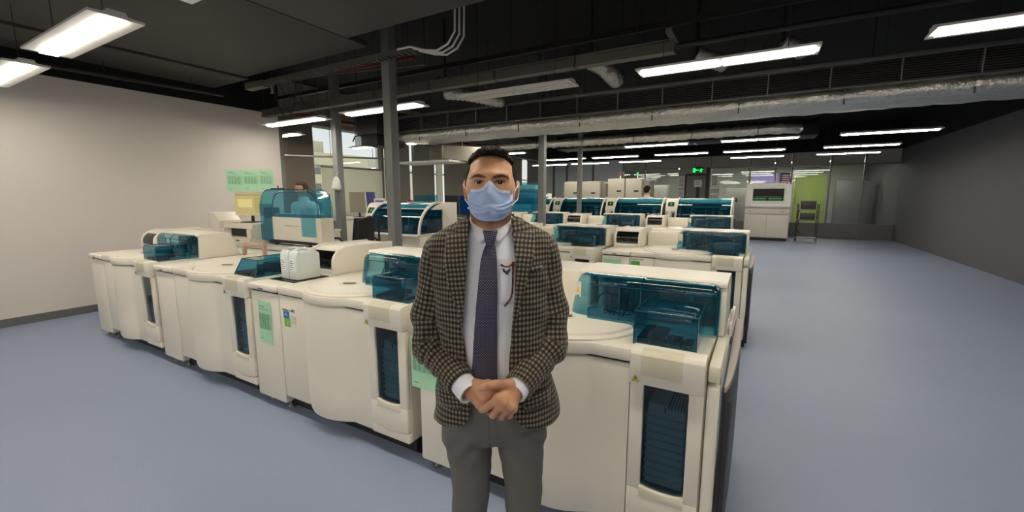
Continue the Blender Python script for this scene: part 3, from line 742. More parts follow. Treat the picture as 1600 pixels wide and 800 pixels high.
# round foil duct farther on
rd = thing('round_foil_duct', 'round crinkled foil duct running across beyond the second lamp row', 'air duct')
pts, rad = [], []
for i in range(111):
    t = i / 110; x = -6.2 + t * 6.55
    pts.append((x, 9.0, 2.74 + .004 * math.sin(i * 2.1))); rad.append(.088 + rng.uniform(-.012, .012))
pts += [(.45, 9.06, 2.74), (.50, 9.2, 2.75), (.51, 9.4, 2.78)]; rad += [.085] * 3
b = MB(); b.tube(pts, rad, 18); b.build('foil_wrap', M_foil, rd, ang=180)
for k in range(6):
    b = MB(); b.tube([(-5.6 + k * 1.1, 9.0, 2.83), (-5.6 + k * 1.1, 9.0, ZC)], .006, 6); b.tube([(-5.6 + k * 1.1, 9 + .1 * math.cos(a), 2.74 + .1 * math.sin(a)) for a in [j * PI / 8 for j in range(17)]], .006, 5); b.build('hanger_strap', M_pipe, rd)
# wide dark ducts and pipes in the ceiling void
def pipe(name, lab, pts, r, m, hang=True, cat='pipe', top=None):
    o = thing(name, lab, cat); b = MB(); b.tube(pts, r, 10); b.build('pipe_run', m, o)
    if hang:
        a, c = Vector(pts[0]), Vector(pts[-1])
        rods(o, [(p.x, p.y, p.z + r * .5, top or ZC) for p in (a.lerp(c, .15), a.lerp(c, .5), a.lerp(c, .85))], .005)
    return o
pipe('sprinkler_pipe', 'dark red sprinkler pipe slanting through the void above the left lamps', [(-7.3, 4.9, 3.62), (-4.6, 5.05, 3.62)], .03, M_red)
pipe('sprinkler_pipe', 'dark red pipe along the top of the window wall', [(-9.3, 5.5, 3.42), (-9.3, 13.0, 3.42)], .045, M_red)
pipe('sprinkler_pipe', 'thin red pipe far back above the fourth row of lamps', [(-6.5, 12.2, 3.15), (-2.6, 12.2, 3.15)], .025, M_red)
pipe('steel_conduit', 'thin pale conduit crossing under the dark void at left', [(-7.6, 4.2, 3.45), (-4.3, 4.95, 3.45)], .014, M_rail)
pipe('steel_conduit', 'thin dark conduit pointing away along the white wall top', [(-7.55, 1.0, 3.12), (-7.3, 3.7, 3.12)], .03, M_pipe, top=3.30)
pipe('gas_pipe', 'slim grey pipe stretched level in front of the tall window', [(-8.9, 5.3, 2.42), (-6.9, 6.75, 2.36)], .018, M_grey)
pipe('dark_pipe', 'long dark pipe over the unlit lamp', [(-1.3, 5.32, 3.25), (2.5, 5.32, 3.25)], .03, M_pipe)
def duct(name, lab, x0, x1, y0, y1, z0, z1, m=None, n=1):
    o = thing(name, lab, 'air duct')
    for k in range(n):
        w = (x1 - x0) / n
        b = MB(); b.box(x0 + k * w, x0 + (k + 1) * w - .01, y0, y1, z0, z1, .004); b.build('duct_length', m or M_duct, o)
        b = MB(); b.box(x0 + k * w - .01, x0 + k * w + .02, y0 - .02, y1 + .02, z0 - .02, z1 + .02); b.build('flange', m or M_duct, o, smooth=False)
    rods(o, [(x, (y0 + y1) / 2, z1, ZC) for x in (x0 + .2, x1 - .2)])
    return o
duct('square_duct', 'wide dark duct over the second row of lamps', -4.0, 3.6, 7.75, 8.5, 2.98, 3.3, n=5)
duct('square_duct', 'black duct across the room over the third row of lamps', -5.0, 1.0, 11.2, 12.0, 2.86, 3.2, n=4)
# silver flexible hoses over the unlit lamp
def flex(lab, pts, r):
    o = thing('flexible_duct', lab, 'air duct'); P = []; Rr = []
    for i in range(len(pts) - 1):
        a, c = Vector(pts[i]), Vector(pts[i + 1])
        for k in range(8): P.append(a.lerp(c, k / 8)); Rr.append(r * (1.06 if k % 2 else .94))
    b = MB(); b.tube(P, Rr, 14); b.build('foil_hose', M_foil, o, ang=180)
    b = MB(); b.tube([P[0], (P[0].x, P[0].y, ZC)], .02, 6); b.build('hanger', M_pipe, o)
flex('silver flexible duct above the right end of the unlit lamp', [(-2.0, 5.5, 3.3), (-1.85, 5.5, 3.22), (-1.75, 5.55, 3.12), (-1.72, 5.75, 3.08)], .11)
flex('silver flexible duct dropping over the middle of the unlit lamp', [(-4.3, 5.4, 3.15), (-4.0, 5.5, 3.12), (-3.7, 5.6, 3.05), (-3.55, 5.9, 3.03)], .10)
flex('silver flexible duct beneath the right-hand lamp', [(-.75, 5.6, 3.2), (-.6, 5.65, 3.15), (-.45, 5.8, 3.1)], .09)
flex('short silver flexible duct near the far right lamp end', [(.10, 5.6, 3.2), (.2, 5.65, 3.16), (.3, 5.8, 3.12)], .08)
# fan coil unit at the left of the grille
fc = thing('fan_coil_unit', 'black fan coil box hung beside the thick post at left', 'fan coil', (-6.2, 5.85, 2.35))
b = MB(); b.box(-.30, .22, -.3, .5, .33, .78, .004); b.build('casing', M_black, fc)
b = MB(); b.box(-.26, .16, -.25, .45, .14, .33, .004); b.build('outlet_box', M_duct, fc)
b = MB(); b.box(-.7, -.3, -.02, .0, .18, .82); b.build('plastic_wrap', sheet_mat('wrap film', (.72, .74, .72), .12, diff=.25, dcol=(170, 170, 165)), fc, smooth=False)
b = MB(); b.tube([(-.3, -.1, .30), (-.45, -.12, .36), (-.6, -.1, .35), (-.66, -.1, .26)], .012, 8); b.build('drain_hose', M_black, fc)
rods(fc, [(0, 0, .78, ZC - 2.35), (-.2, .3, .78, ZC - 2.35)], .008)
# rectangular supply duct, grey, numbered 43
sd = thing('supply_duct', 'grey sheet-metal supply duct marked 43 stretching back behind the man', 'air duct', (-6.0, 6.95, 2.2))
b = MB(); b.box(0, .34, 0, .5, .12, .40, .004); b.build('end_box', M_rail, sd)
lettering('43', .09, M_ink, sd, (.20, -.002, .24))
b = MB(); b.mesh([(.34, .05, .14), (.34, .45, .14), (1.05, 1.3, .04), (1.05, .8, .04), (.34, .05, .40), (.34, .45, .40), (1.05, 1.3, .38), (1.05, .8, .38)], [(0, 1, 2, 3), (4, 5, 6, 7), (0, 3, 7, 4), (1, 2, 6, 5), (0, 1, 5, 4), (2, 3, 7, 6)]); b.build('tapered_length', mat('dull duct steel', (150, 147, 136), .5, .3, var=.1, scale=5), sd, smooth=False)
b = MB(); b.box(-.95, .55, -.05, .55, .06, .10, .004); b.build('support_shelf', M_white, sd)
rods(sd, [(-.9, .5, .1, ZC - 2.2), (.45, .56, .1, ZC - 2.2)])

# sprinkler head
sp = thing('sprinkler', 'red and glass sprinkler head below the soffit at the far left', 'sprinkler', (-6.9, 4.25, 3.22))
b = MB(); b.cyl(0, 0, .12, .2, .035, 12); b.tube([(0, 0, .2), (0, 0, ZC - 3.22)], .012, 6); b.build('red_cap', M_red, sp)
b = MB(); b.cyl(0, 0, .0, .12, .018, 12, .03); b.cyl(0, 0, -.01, .0, .04, 14); b.build('bulb', M_steel, sp)

# posts
def post(x, y, w, lab):
    o = thing('steel_post', lab, 'post', (x, y, 0), 0, 'square grey steel posts')
    b = MB(); b.box(-w / 2, w / 2, -w / 2, w / 2, 0, ZC, .006); b.build('shaft', mat('grey painted steel', (128, 128, 128), .5, .1, var=.04), o)
    b = MB(); b.box(-w * .8, w * .8, -w * .8, w * .8, 0, .015); b.build('base_plate', M_grey, o, smooth=False)
    return o
post(-3.98, 3.92, .125, 'thick grey steel post left of the man, nearest of the posts')
post(-6.45, 5.06, .125, 'grey steel post in front of the tall window')
post(-3.52, 7.22, .115, 'grey steel post just right of the man\'s head')
post(-3.90, 10.12, .10, 'slim grey steel post standing among the hooded analyzers')
# ================================================================== BACKGROUND THINGS
# roller blinds on the window wall
def blind_mat(nm, cd_, ct_, f):
    g = NT(nm); a = g.n('ShaderNodeBsdfDiffuse'); t = g.n('ShaderNodeBsdfTranslucent')
    a.inputs[0].default_value = lin(cd_); t.inputs[0].default_value = lin(ct_)
    w = g.n('ShaderNodeTexWave', **{'Scale': 60.0}); tc = g.n('ShaderNodeTexCoord'); g.l(tc.outputs['Object'], w.inputs['Vector'])
    m = g.n('ShaderNodeMixShader'); m.inputs[0].default_value = f; g.l(a.outputs[0], m.inputs[1]); g.l(t.outputs[0], m.inputs[2]); g.l(m.outputs[0], g.out.inputs[0]); return g.m
M_blindt = blind_mat('beige translucent blind', (176, 168, 146), (206, 198, 170), .55)
M_blindo = blind_mat('grey dense blind', (138, 130, 118), (90, 84, 74), .3)
def blind(lab, y0, y1, z0, z1, m):
    o = thing('roller_blind', lab, 'blind', (XO + .06, y0, z0), 0, 'roller blinds on the window wall')
    n = 10
    b = MB(); b.grid([[(.006 * math.sin(i * 1.1), (y1 - y0) * i / n, (z1 - z0) * j / 4) for i in range(n + 1)] for j in range(5)]); b.build('fabric', m, o)
    b = MB(); b.tube([(0, 0, 0), (0, y1 - y0, 0)], .012, 8); b.build('bottom_bar', M_white, o)
    b = MB(); b.tube([(0, 0, z1 - z0), (0, y1 - y0, z1 - z0)], .028, 10); b.build('roller', M_grey, o)
blind('grey blackout blind beside the white wall end', 4.95, 6.80, .95, 3.28, M_blindo)
blind('beige translucent blind pulled halfway below the clear panes', 6.98, 8.98, .95, 2.31, M_blindt)
blind('narrow grey blind right of the tall window', 9.08, 10.12, .95, 3.2, M_blindo)
blind('second grey blind right of the tall window', 10.22, 11.30, .95, 3.2, M_blindo)
blind('pale translucent blind between two grey ones', 11.36, 11.72, .95, 3.2, M_blindt)
blind('grey blind beside the left of the man\'s head', 11.8, 13.45, .95, 3.2, M_blindo)
blind('grey blind hidden behind the man\'s head', 13.5, 17.45, .95, 3.2, M_blindo)
blind('last grey blind at the far end of the window wall', 17.95, 19.7, .95, 3.2, M_blindo)
# buildings outside
def building(lab, x, y, w, d, h, c):
    o = thing('outside_building', lab, 'building', (x, y, -8)); m = mat('building ' + lab[:14], c, .8, var=.05, scale=.3)
    b = MB(); b.box(-d, 0, 0, w, 0, h + 8); b.build('wall', m, o, smooth=False)
    b = MB(); b.box(-d * .7, -d * .2, w * .2, w * .5, h + 8, h + 10); b.build('roof_block', m, o, smooth=False)
    me = None
    for r in range(int((h + 8) / 3)):
        for k in range(int(w / 3)):
            if me is None:
                b = MB(); b.box(-.05, .06, 0, 1.3, 0, 1.5); q = b.build('window', mat('far window', (120, 120, 118), .3), o, smooth=False); me = q.data
            else: q = bpy.data.objects.new('window', me); COL.objects.link(q); q.parent = o
            q.location = (0, .9 + k * 3, 1.0 + r * 3)
building('cream apartment block outside, left in the clear panes', -62, 40, 15, 10, 8.5, (226, 212, 172))
building('paler sand apartment block outside, right in the clear panes', -70, 60, 20, 10, 7.5, (232, 220, 190))

# green papers on the white wall
for k, (y, z, w, h) in enumerate(((3.88, 1.65, .26, .37), (4.15, 1.67, .27, .35), (4.43, 1.67, .26, .37))):
    green_sheet('paper_notice', ['left green sheet of the three in a line on the white wall', 'middle green sheet of the three in a line on the white wall', 'right green sheet of the three in a line on the white wall'][k], XL + .003, y, z, w, h, rotz=PI / 2)
green_sheet('paper_notice', 'lone green sheet lower on the white wall beside the monitor', XL + .003, 4.36, 1.28, .24, .36, rotz=PI / 2, table=False)
# low white partition behind the monitor
# benches
def bench(lab, x0, x1, y0, y1, h, n):
    o = thing('lab_bench', lab, 'bench', (x0, y0, 0)); w = x1 - x0; d = y1 - y0
    b = MB(); b.box(0, w, 0, d, h - .035, h, .004); b.build('worktop', M_white, o)
    b = MB(); b.box(.03, w - .03, .06, d - .03, 0, .1); b.build('plinth', M_black, o, smooth=False)
    for k in range(n):
        a = w * k / n
        b = MB(); b.box(a + .004, a + w / n - .004, .04, d - .02, .1, h - .035); cb = b.build('cabinet', M_cream, o, smooth=False)
        b = MB(); b.box(a + .008, a + w / n - .008, .02, .04, .11, h - .05, .003); dr = b.build('cabinet_door', M_cream, cb)
        b = MB(); b.tube([(a + .06, .0, h - .2), (a + .16, .0, h - .2)], .006, 6); b.build('door_handle', M_steel, cb)
    return o
bench('white lab bench behind the near row at far left', -7.6, -4.30, 3.15, 3.72, .92, 5)
bench('white counter under the hooded analyzer left of the man', -4.25, -3.35, 4.95, 5.9, .92, 2)
bench('white desk by the windows carrying the monitors', -8.9, -5.25, 7.5, 8.3, 1.05, 5)
bench('white side bench behind the hooded analyzer at left', -8.2, -6.08, 6.3, 6.9, 1.1, 3)
pb = thing('printer', 'white box-shaped printer under the red cap', 'printer', (-6.42, 6.42, 1.1)); b = MB(); b.box(0, .32, 0, .36, 0, .275, .015); b.build('casing', M_white, pb); b = MB(); b.box(.04, .28, -.004, .0, .05, .12); b.build('paper_slot', M_dark, pb, smooth=False)
st_ = thing('screen_riser', 'white riser under the small tablet-like screen', 'stand', (-7.3, 6.5, 1.1)); b = MB(); b.box(0, .36, 0, .24, .10, .12, .004); b.box(0, .03, 0, .24, 0, .1); b.box(.33, .36, 0, .24, 0, .1); b.build('riser_body', M_white, st_)
bench('white bench at the back left under acrylic hoods', -5.95, -4.2, 9.45, 10.15, .98, 2)
bench('dark-fronted bench along the far glass wall', -9.3, -6.2, 13.0, 13.8, 1.2, 4)

# hooded analyzer at left, in the second row
h2 = copy_tree(HOOD, (-4.62, 5.05, -.035), 'blue-hooded analyzer behind the office chair, crossed by the thick post')
# big domed analyzer
da = thing('domed_analyzer', 'analyzer with a big round-shouldered blue acrylic dome before the seated person', 'analyzer', (-5.9, 3.35, .92))
b = MB(); b.box(.30, 1.42, .06, .60, .07, .38, .006); b.build('front_panel', M_cream, da)
b = MB(); b.box(1.42, 1.52, .0, .60, .0, .38, .008); b.build('side_post', M_cream2, da)
b = MB(); b.box(.32, 1.40, .14, .58, .38, .42); b.build('inner_bed', M_mech, da, smooth=False)
b = MB(); b.box(.05, .30, .10, .58, .02, .36, .006); b.build('left_module', M_mech, da)
b = MB(); b.box(.06, .28, .12, .50, .36, .50, .006); b.build('black_module', M_cavity, da)
def domesheet(x0, x1, y0, y1, z0, z1, r, name, par, m):
    pts = [(x0, z0)] + [(x0 + r - r * math.cos(a), z1 - r + r * math.sin(a)) for a in [k * PI / 16 for k in range(9)]] + [(x1 - r + r * math.sin(a), z1 - r + r * math.cos(a)) for a in [k * PI / 16 for k in range(9)]] + [(x1, z0)]
    b = MB(); b.grid([[(p[0], y, p[1]) for p in pts] for y in (y0, y1)]); b.mesh([(p[0], y0, p[1]) for p in pts], [list(range(len(pts)))])
    o = b.build(name, m, par)
    b = MB(); b.tube([(p[0], y0, p[1]) for p in pts], .005, 6); b.tube([(p[0], y1, p[1]) for p in pts], .004, 6); b.build('dome_edge', M_edge, o)
    return o
domesheet(.02, 1.50, .04, .62, .38, .74, .25, 'blue_dome', da, M_bluelite)
domesheet(.36, 1.46, .0, .05, .38, .70, .22, 'front_shield', da, M_bluelite)
b = MB(); b.box(.0, .32, .02, .10, .05, .55, .02); b.build('side_shield', M_bluelite, da)
b = MB(); b.mesh([(1.06, .0, .14), (1.40, .0, .14), (1.40, .0, .50), (1.06, .0, .50)], [(0, 1, 2, 3)]); b.build('front_flap', M_bluelite, da, smooth=False)
b = MB(); b.box(.25, .55, .2, .3, .745, .76); b.cyl(.42, .25, .76, .79, .015, 10); b.build('top_hinge', M_edge, da)
b = MB(); b.box(.28, 1.46, .0, .58, .035, .068, .004); b.box(.20, .42, .02, .2, .02, .05, .004); b.build('black_rail', M_black, da)
for x in (.36, 1.20):
    b = MB(); b.cyl(x, .1, .0, .04, .035, 12); b.build('foot', M_black, da)
b = MB(); b.box(.62, .85, .055, .06, .262, .268); b.box(.88, 1.0, .055, .06, .262, .267); b.box(1.06, 1.07, .055, .06, .255, .275); b.build('name_strip', M_grey, da, smooth=False)
da.scale = (.87, .30, 1); da.location.x = -5.97
da2 = copy_tree(da, (-5.85, 9.5, .985), 'domed blue acrylic analyzer at the back, right of the man\'s ear')
# blue side screen on the domed analyzer's right
def screen(lab, x, y, z, w, h, rz=0):
    o = thing('acrylic_screen', lab, 'screen', (x, y, z), rz)
    b = MB(); b.box(0, w, -.003, .003, .02, h); b.build('sheet', M_bluelite, o, smooth=False)
    b = MB(); b.tube([(0, 0, .02), (0, 0, h), (w, 0, h), (w, 0, .02)], .005, 6); b.build('sheet_edge', M_edge, o)
    b = MB(); b.box(0, w, -.06, .06, 0, .02); b.build('base', M_edge, o, smooth=False)
screen('pale blue acrylic screen standing behind the domed analyzer', -6.93, 4.75, 1.0, .62, .6)
bench('small white stand under the pale blue screen', -7.2, -6.30, 4.5, 4.93, 1.0, 2)
screen('blue acrylic screen beside the desk monitors', -7.05, 7.62, 1.05, .68, .54)
screen('tall blue acrylic sheet behind the man\'s shoulder', -5.6, 9.35, .0, 1.0, 1.9)

# workstation with yellow screen on the far left bench
ws = thing('washer_unit', 'white bench unit with a dark slot under the yellow-lit monitor', 'analyzer', (-6.88, 3.2, .92))
b = MB(); b.box(0, .9, .0, .5, .0, .08, .006); b.box(0, .9, .05, .5, .20, .27, .006); b.box(0, .22, .02, .5, .08, .20, .004); b.box(.8, .9, .02, .5, .08, .2, .004); b.build('casing', M_cream, ws)
b = MB(); b.box(.22, .8, .12, .48, .08, .2); b.build('dark_slot', M_black, ws, smooth=False)
b = MB(); b.prism([(-.15, .0), (.12, .0), (.16, .3), (.02, .42), (-.15, .42)], .3, 'y', .0, .01); b.build('left_shell', M_cream, ws)
b = MB(); b.box(.40, .48, -.004, .0, .03, .05); b.box(.56, .64, -.004, .0, .03, .05); b.build('green_button', mat('dark green button', (20, 100, 60), .4), ws, smooth=False)
def monitor(name, lab, x, y, z, w, h, rz, scr, tilt=0.0, ui=None, back=None):
    o = thing(name, lab, 'monitor', (x, y, z), rz)
    b = MB(); b.box(-w / 2, w / 2, -.012, .02, .10, .10 + h, .006); b.box(-w * .3, w * .3, .02, .05, .16, .06 + h, .01); bz = b.build('bezel', back or M_black, o)
    b = MB(); b.box(-w / 2 + .015, w / 2 - .015, -.0135, -.012, .115, .085 + h); s = b.build('screen', scr, o, smooth=False)
    if ui:
        for (a0, a1, c0, c1), m in ui:
            b = MB(); b.box(-w / 2 + w * a0, -w / 2 + w * a1, -.0142, -.0136, .10 + h * c0, .10 + h * c1); b.build('screen_window', m, s, smooth=False)
    b = MB(); b.box(-.02, .02, .03, .055, .0, .2, .004); b.box(-.12, .12, -.06, .10, 0, .012, .004); b.build('stand', M_black, o)
    return o
monitor('monitor', 'monitor with a pale yellow screen before the white wall', -6.46, 3.50, 1.19, .48, .34, .35, emit_mat('yellow screen', (226, 206, 140), .62),
        ui=[((.12, .62, .35, .7), emit_mat('screen pane', (244, 226, 150), .7)), ((.7, .92, .1, .8), emit_mat('screen side', (214, 196, 130), .6)), ((.05, .95, .86, .9), emit_mat('screen bar', (180, 170, 130), .5))], back=M_cream2)
hd_ = thing('carry_handle', 'pinkish bracket with two legs standing behind the small blue cover at left', 'bracket', (-4.62, 2.5, .948), .4)
b = MB(); b.prism([(-.13, 0), (-.115, 0), (-.10, .09), (.09, .10), (.10, .0), (.125, .0), (.13, .10), (.11, .14), (-.11, .13), (-.135, .09)], .05, 'y', 0, .008); b.build('bracket_frame', mat('dusty pink plastic', (176, 146, 134), .5), hd_)
# desk electronics along the windows
def keyboard(lab, x, y, z, rz=0):
    o = thing('keyboard', lab, 'keyboard', (x, y, z), rz); b = MB(); b.box(-.22, .22, -.07, .07, 0, .022, .004); b.build('key_tray', M_black, o)
    b = MB()
    for r in range(4):
        for k in range(14): b.box(-.21 + k * .03, -.185 + k * .03, -.06 + r * .03, -.035 + r * .03, .022, .03)
    b.build('key_block', M_dark, o, smooth=False)
scr_dark = mat('switched off screen', (34, 34, 38), .2, var=.05); scr_blue = emit_mat('blue desktop', (24, 60, 110), .35)
monitor('monitor', 'dark monitor on the window desk, left of the man\'s mask', -6.14, 7.85, 1.05, .40, .44, .0, scr_dark)
monitor('monitor', 'monitor with a blue desktop against the man\'s cheek', -5.72, 7.85, 1.05, .38, .44, .0, scr_blue, ui=[((.6, .8, .3, .4), emit_mat('white icon', (200, 210, 220), .5))])
keyboard('black keyboard under the desk monitors', -5.85, 7.62, 1.05)
monitor('monitor', 'old beige monitor turned away by the tall window', -7.80, 6.6, 1.10, .42, .46, .35, mat('beige monitor back', (150, 144, 124), .5), back=mat('beige monitor back', (150, 144, 124), .5))
monitor('monitor', 'small white tablet-like screen with a lilac bar by the windows', -7.12, 6.6, 1.22, .27, .20, .3, M_white, ui=[((.12, .88, .62, .8), emit_mat('lilac bar', (130, 110, 180), .5)), ((.12, .88, .2, .58), emit_mat('pale page', (190, 184, 200), .5))], back=M_white)
bk = thing('blue_binder', 'blue binder leaning beside the old beige monitor', 'binder', (-7.45, 6.62, 1.10)); b = MB(); b.prism([(0, 0), (.05, 0), (.0, .56), (-.05, .56)], .25, 'y', -.1, .003); b.build('cover', mat('binder blue', (70, 74, 140), .5), bk); b = MB(); b.prism([(.006, .006), (.044, .006), (-.004, .554), (-.044, .554)], .24, 'y', -.104); b.build('pages', M_white, bk, smooth=False)
rb = thing('red_cap', 'red rounded cap lying on a white box behind the hooded analyzer', 'cap', (-6.24, 6.6, 1.375)); b = MB(); b.lathe([(.09, 0), (.092, .03), (.075, .08), (.04, .115), (0, .12)], 0, 0, 20); b.build('crown', mat('red cloth', (150, 24, 34), .8), rb); b = MB(); b.prism([(.06, -.06), (.14, -.04), (.155, 0), (.14, .04), (.06, .06)], .008, 'z', .0, .003); b.build('brim', mat('red cloth', (150, 24, 34), .8), rb)
bag = thing('plastic_bag', 'white plastic bag hanging on the post before the window', 'bag', (-6.36, 4.95, 1.66))
rows = []
for j in range(9):
    t = j / 8; z = .02 + .22 * (1 - t); w = .028 + .055 * math.sin(PI * min(.5, t * 1.2)) + .012 * t; rows.append([(w * math.cos(a) * (1 + .10 * math.sin(5 * a)), -.02 + .05 * math.sin(a) * (.4 + t), z + .01 * math.sin(3 * a)) for a in [k * PI / 10 for k in range(21)]])
b = MB(); b.grid(rows); b.mesh(rows[-1][:-1], [list(range(20))]); b.build('bag_body', mat('white film', (190, 188, 182), .5), bag, ang=180)
b = MB(); b.tube([(0, -.01, .22), (-.01, .02, .30), (-.01, .06, .33)], .006, 6); b.build('bag_loop', mat('white film', (216, 214, 206), .4), bag)

# office chair
ch = thing('office_chair', 'black mesh office chair with looped arms left of the thick post', 'chair', (-5.34, 4.40, 0), math.radians(-82)); ch.scale = (1.1, 1.1, 1.06)
M_mesh = mat('black mesh fabric', (30, 30, 30), .7, var=.2, scale=60)
b = MB(); b.grid([[(.23 * u * (1 - .15 * t), .20 + .05 * (u * u) * -1 + .06 * t, .56 + .62 * t) for u in [k / 5 - 1 for k in range(11)]] for t in [j / 8 for j in range(9)]]); b.build('backrest', M_mesh, ch, solid=.03)
b = MB(); b.tube([(-.2, .26, .55), (-.23, .25, .8), (-.2, .27, 1.15), (0, .29, 1.2), (.2, .27, 1.15), (.23, .25, .8), (.2, .26, .55)], .014, 8); b.build('back_frame', M_black, ch)
b = MB(); b.box(-.25, .25, -.27, .22, .55, .62, .03, 3); b.build('seat', M_mesh, ch)
for sx in (-1, 1):
    b = MB(); b.tube([(sx * .22, .15, .56), (sx * .30, .16, .62), (sx * .31, .14, .84), (sx * .30, .02, .91), (sx * .29, -.14, .90), (sx * .30, -.22, .82), (sx * .29, -.1, .66), (sx * .22, -.02, .56)], .017, 8); b.build('armrest', M_black, ch)
b = MB(); b.cyl(0, 0, .12, .56, .03, 12); b.build('gas_column', M_steel, ch)
b = MB(); b.tube([(0, .18, .57), (0, .3, .6), (0, .30, .75)], .022, 8); b.build('back_stem', M_black, ch)
for k in range(5):
    a = k * 2 * PI / 5; x, y = .3 * math.cos(a), .3 * math.sin(a)
    b = MB(); b.tube([(0, 0, .13), (x * .5, y * .5, .11), (x, y, .075)], [.03, .022, .016], 8); lg = b.build('leg', M_black, ch)
    b = MB(); b.tube([(x - .012, y, .03), (x + .012, y, .03)], .03, 12); b.build('caster', M_black, lg)

# cold stores behind the hooded analyzers
def store(lab, x, y, w, h, d, cols, lampc, sw=.35):
    o = thing('storage_cabinet', lab, 'cabinet', (x, y, 0), 0, 'tall beige storage cabinets at the back')
    b = MB(); b.box(0, w, .02, d, .08, h, .01); b.build('body', mat('beige cabinet', (158, 152, 140), .5, var=.03), o)
    b = MB(); b.box(.03, w - .03, .05, d - .05, 0, .08); b.build('plinth', M_black, o, smooth=False)
    for k in range(cols):
        a, c = w * k / cols, w * (k + 1) / cols
        b = MB(); b.box(a + .008, c - .008, .0, .02, .1, h - .02, .004); dr = b.build('cabinet_door', MATS['beige cabinet'], o)
        b = MB(); b.box((a + c) / 2 + .03, (a + c) / 2 + .17, -.006, .004, h * .80, h * .825, .002); b.build('recessed_handle', M_black, dr)
    if sw: b = MB(); b.prism([(w, .08), (w + sw, .08), (w + sw, h - .3), (w + sw * .8, h - .08), (w + sw * .35, h - .01), (w, h)], d - .3, 'y', .15, .006); b.build('curved_side', mat('darker grey plastic', (120, 114, 104), .5), o)  # side piece in a darker grey than the doors
    if lampc:
        b = MB(); b.cyl(w * .6, .3, h, h + .10, .02, 10); s = b.build('signal_stalk', M_white, o); b = MB(); b.cyl(w * .6, .3, h + .10, h + .20, .03, 12); b.build('signal_light', lampc, s)
store('tall beige storage cabinet behind the slim post', -5.80, 13.6, 1.25, 2.05, 1.0, 2, None, .2)
store('tall beige storage cabinet beside the white-coated person, red signal on top', -4.28, 13.6, .55, 2.12, 1.0, 1, mat('red signal', (150, 60, 50), .4), 0)
store('tall beige storage cabinet left of the far door, green signal on top', -3.71, 13.62, .50, 2.12, 1.0, 1, emit_mat('green signal', (60, 230, 130), 1.0), .22)
# small analyzer on the far bench
fa_ = thing('bench_analyzer', 'white analyzer with a green display far behind the slim post', 'analyzer', (-7.6, 13.1, 1.2))
b = MB(); b.box(0, 1.3, 0, .6, 0, .45, .01); b.box(.1, .9, .1, .6, .5, .75, .02); b.build('casing', M_cream, fa_)
b = MB(); b.box(.12, .36, -.01, .0, .15, .36); b.build('display', M_cavity, fa_, smooth=False); b = MB(); b.box(.14, .34, -.014, -.01, .24, .34); b.build('display_bar', emit_mat('dim green', (60, 150, 90), .4), fa_, smooth=False)
b = MB(); b.box(.0, .9, .02, .55, .45, .58, .02); b.build('blue_lid', M_bluelite, fa_)
b = MB(); b.box(1.0, 1.12, -.01, .0, .15, .32, .02); b.build('dark_port', M_black, fa_)

# large stainer at the far right
st = thing('large_stainer', 'big grey-white machine with a dark window and green lights at the aisle end', 'analyzer', (-.42, 17.4, 0))
M_stain = mat('warm grey plastic', (196, 192, 182), .5, var=.03)
b = MB(); b.box(0, 1.36, .05, .95, .10, 1.1, .01); b.build('lower_body', M_stain, st)
b = MB(); b.box(.03, 1.33, .1, .9, 0, .1); b.build('plinth', M_black, st, smooth=False)
for x0, x1 in ((.015, .675), (.685, 1.345)):
    b = MB(); b.box(x0, x1, .02, .05, .12, .92, .006); b.build('cabinet_door', M_stain, st)
b = MB(); b.box(.01, 1.35, .0, .05, .94, 1.18, .01); b.build('name_band', M_stain, st)
b = MB(); b.box(.10, .24, -.004, .0, 1.03, 1.045); b.box(1.08, 1.2, -.004, 0, 1.03, 1.045); b.build('name_mark', M_grey, st, smooth=False)
b = MB(); b.box(.0, .20, -.10, .95, 1.18, 1.98, .02); b.box(1.16, 1.36, -.10, .95, 1.18, 1.98, .02); b.box(.18, 1.18, -.08, .95, 1.84, 2.02, .02); b.box(.18, 1.18, -.10, .95, 1.18, 1.34, .02); b.build('upper_shell', M_white, st)
b = MB(); b.prism([(.17, 1.35), (.40, 1.325), (.68, 1.318), (.96, 1.325), (1.19, 1.35), (1.19, 1.86), (.17, 1.86)][::-1], .02, 'y', -.115, .003); b.build('window_bezel', M_white, st)
b = MB(); b.box(.22, 1.14, -.121, -.117, 1.40, 1.82); dw = b.build('dark_window', mat('black glass', (14, 14, 14), .08, var=0), st, smooth=False)
b = MB(); b.box(.30, 1.06, -.123, -.121, 1.53, 1.56); b.build('shelf_line', mat('shelf tan', (90, 84, 60), .5), dw, smooth=False)
for x0 in (.235, .70):
    b = MB(); b.box(x0, x0 + .40, -.123, -.121, 1.475, 1.50); b.build('green_light', emit_mat('green strip', (40, 200, 120), .7), dw, smooth=False)
    b = MB()
    for k in range(14): b.box(x0 + k * .028, x0 + k * .028 + .014, -.125, -.121, 1.405, 1.47)
    b.build('tube_row', mat('greenish tubes', (70, 90, 74), .4), dw, smooth=False)
b = MB(); b.cyl(1.22, -.105, 1.46, 1.48, .012, 8); b.build('power_light', M_white, st)
for k in range(4):
    o = thing('reagent_box', ['lowest', 'second', 'third', 'topmost'][k] + ' of the four purple boxes piled on the big grey-white machine', 'box', (.60 + .01 * k, 17.55, 2.02 + k * .072), .05 * k, 'purple boxes on the machine')
    b = MB(); b.box(0, .30 - .02 * k, 0, .25, 0, .07, .003); b.build('carton', mat('plum card', (124, 66, 96), .6), o)
    b = MB(); b.box(.02, .26 - .02 * k, -.002, .0, .02, .05); b.build('carton_label', M_white, o, smooth=False)
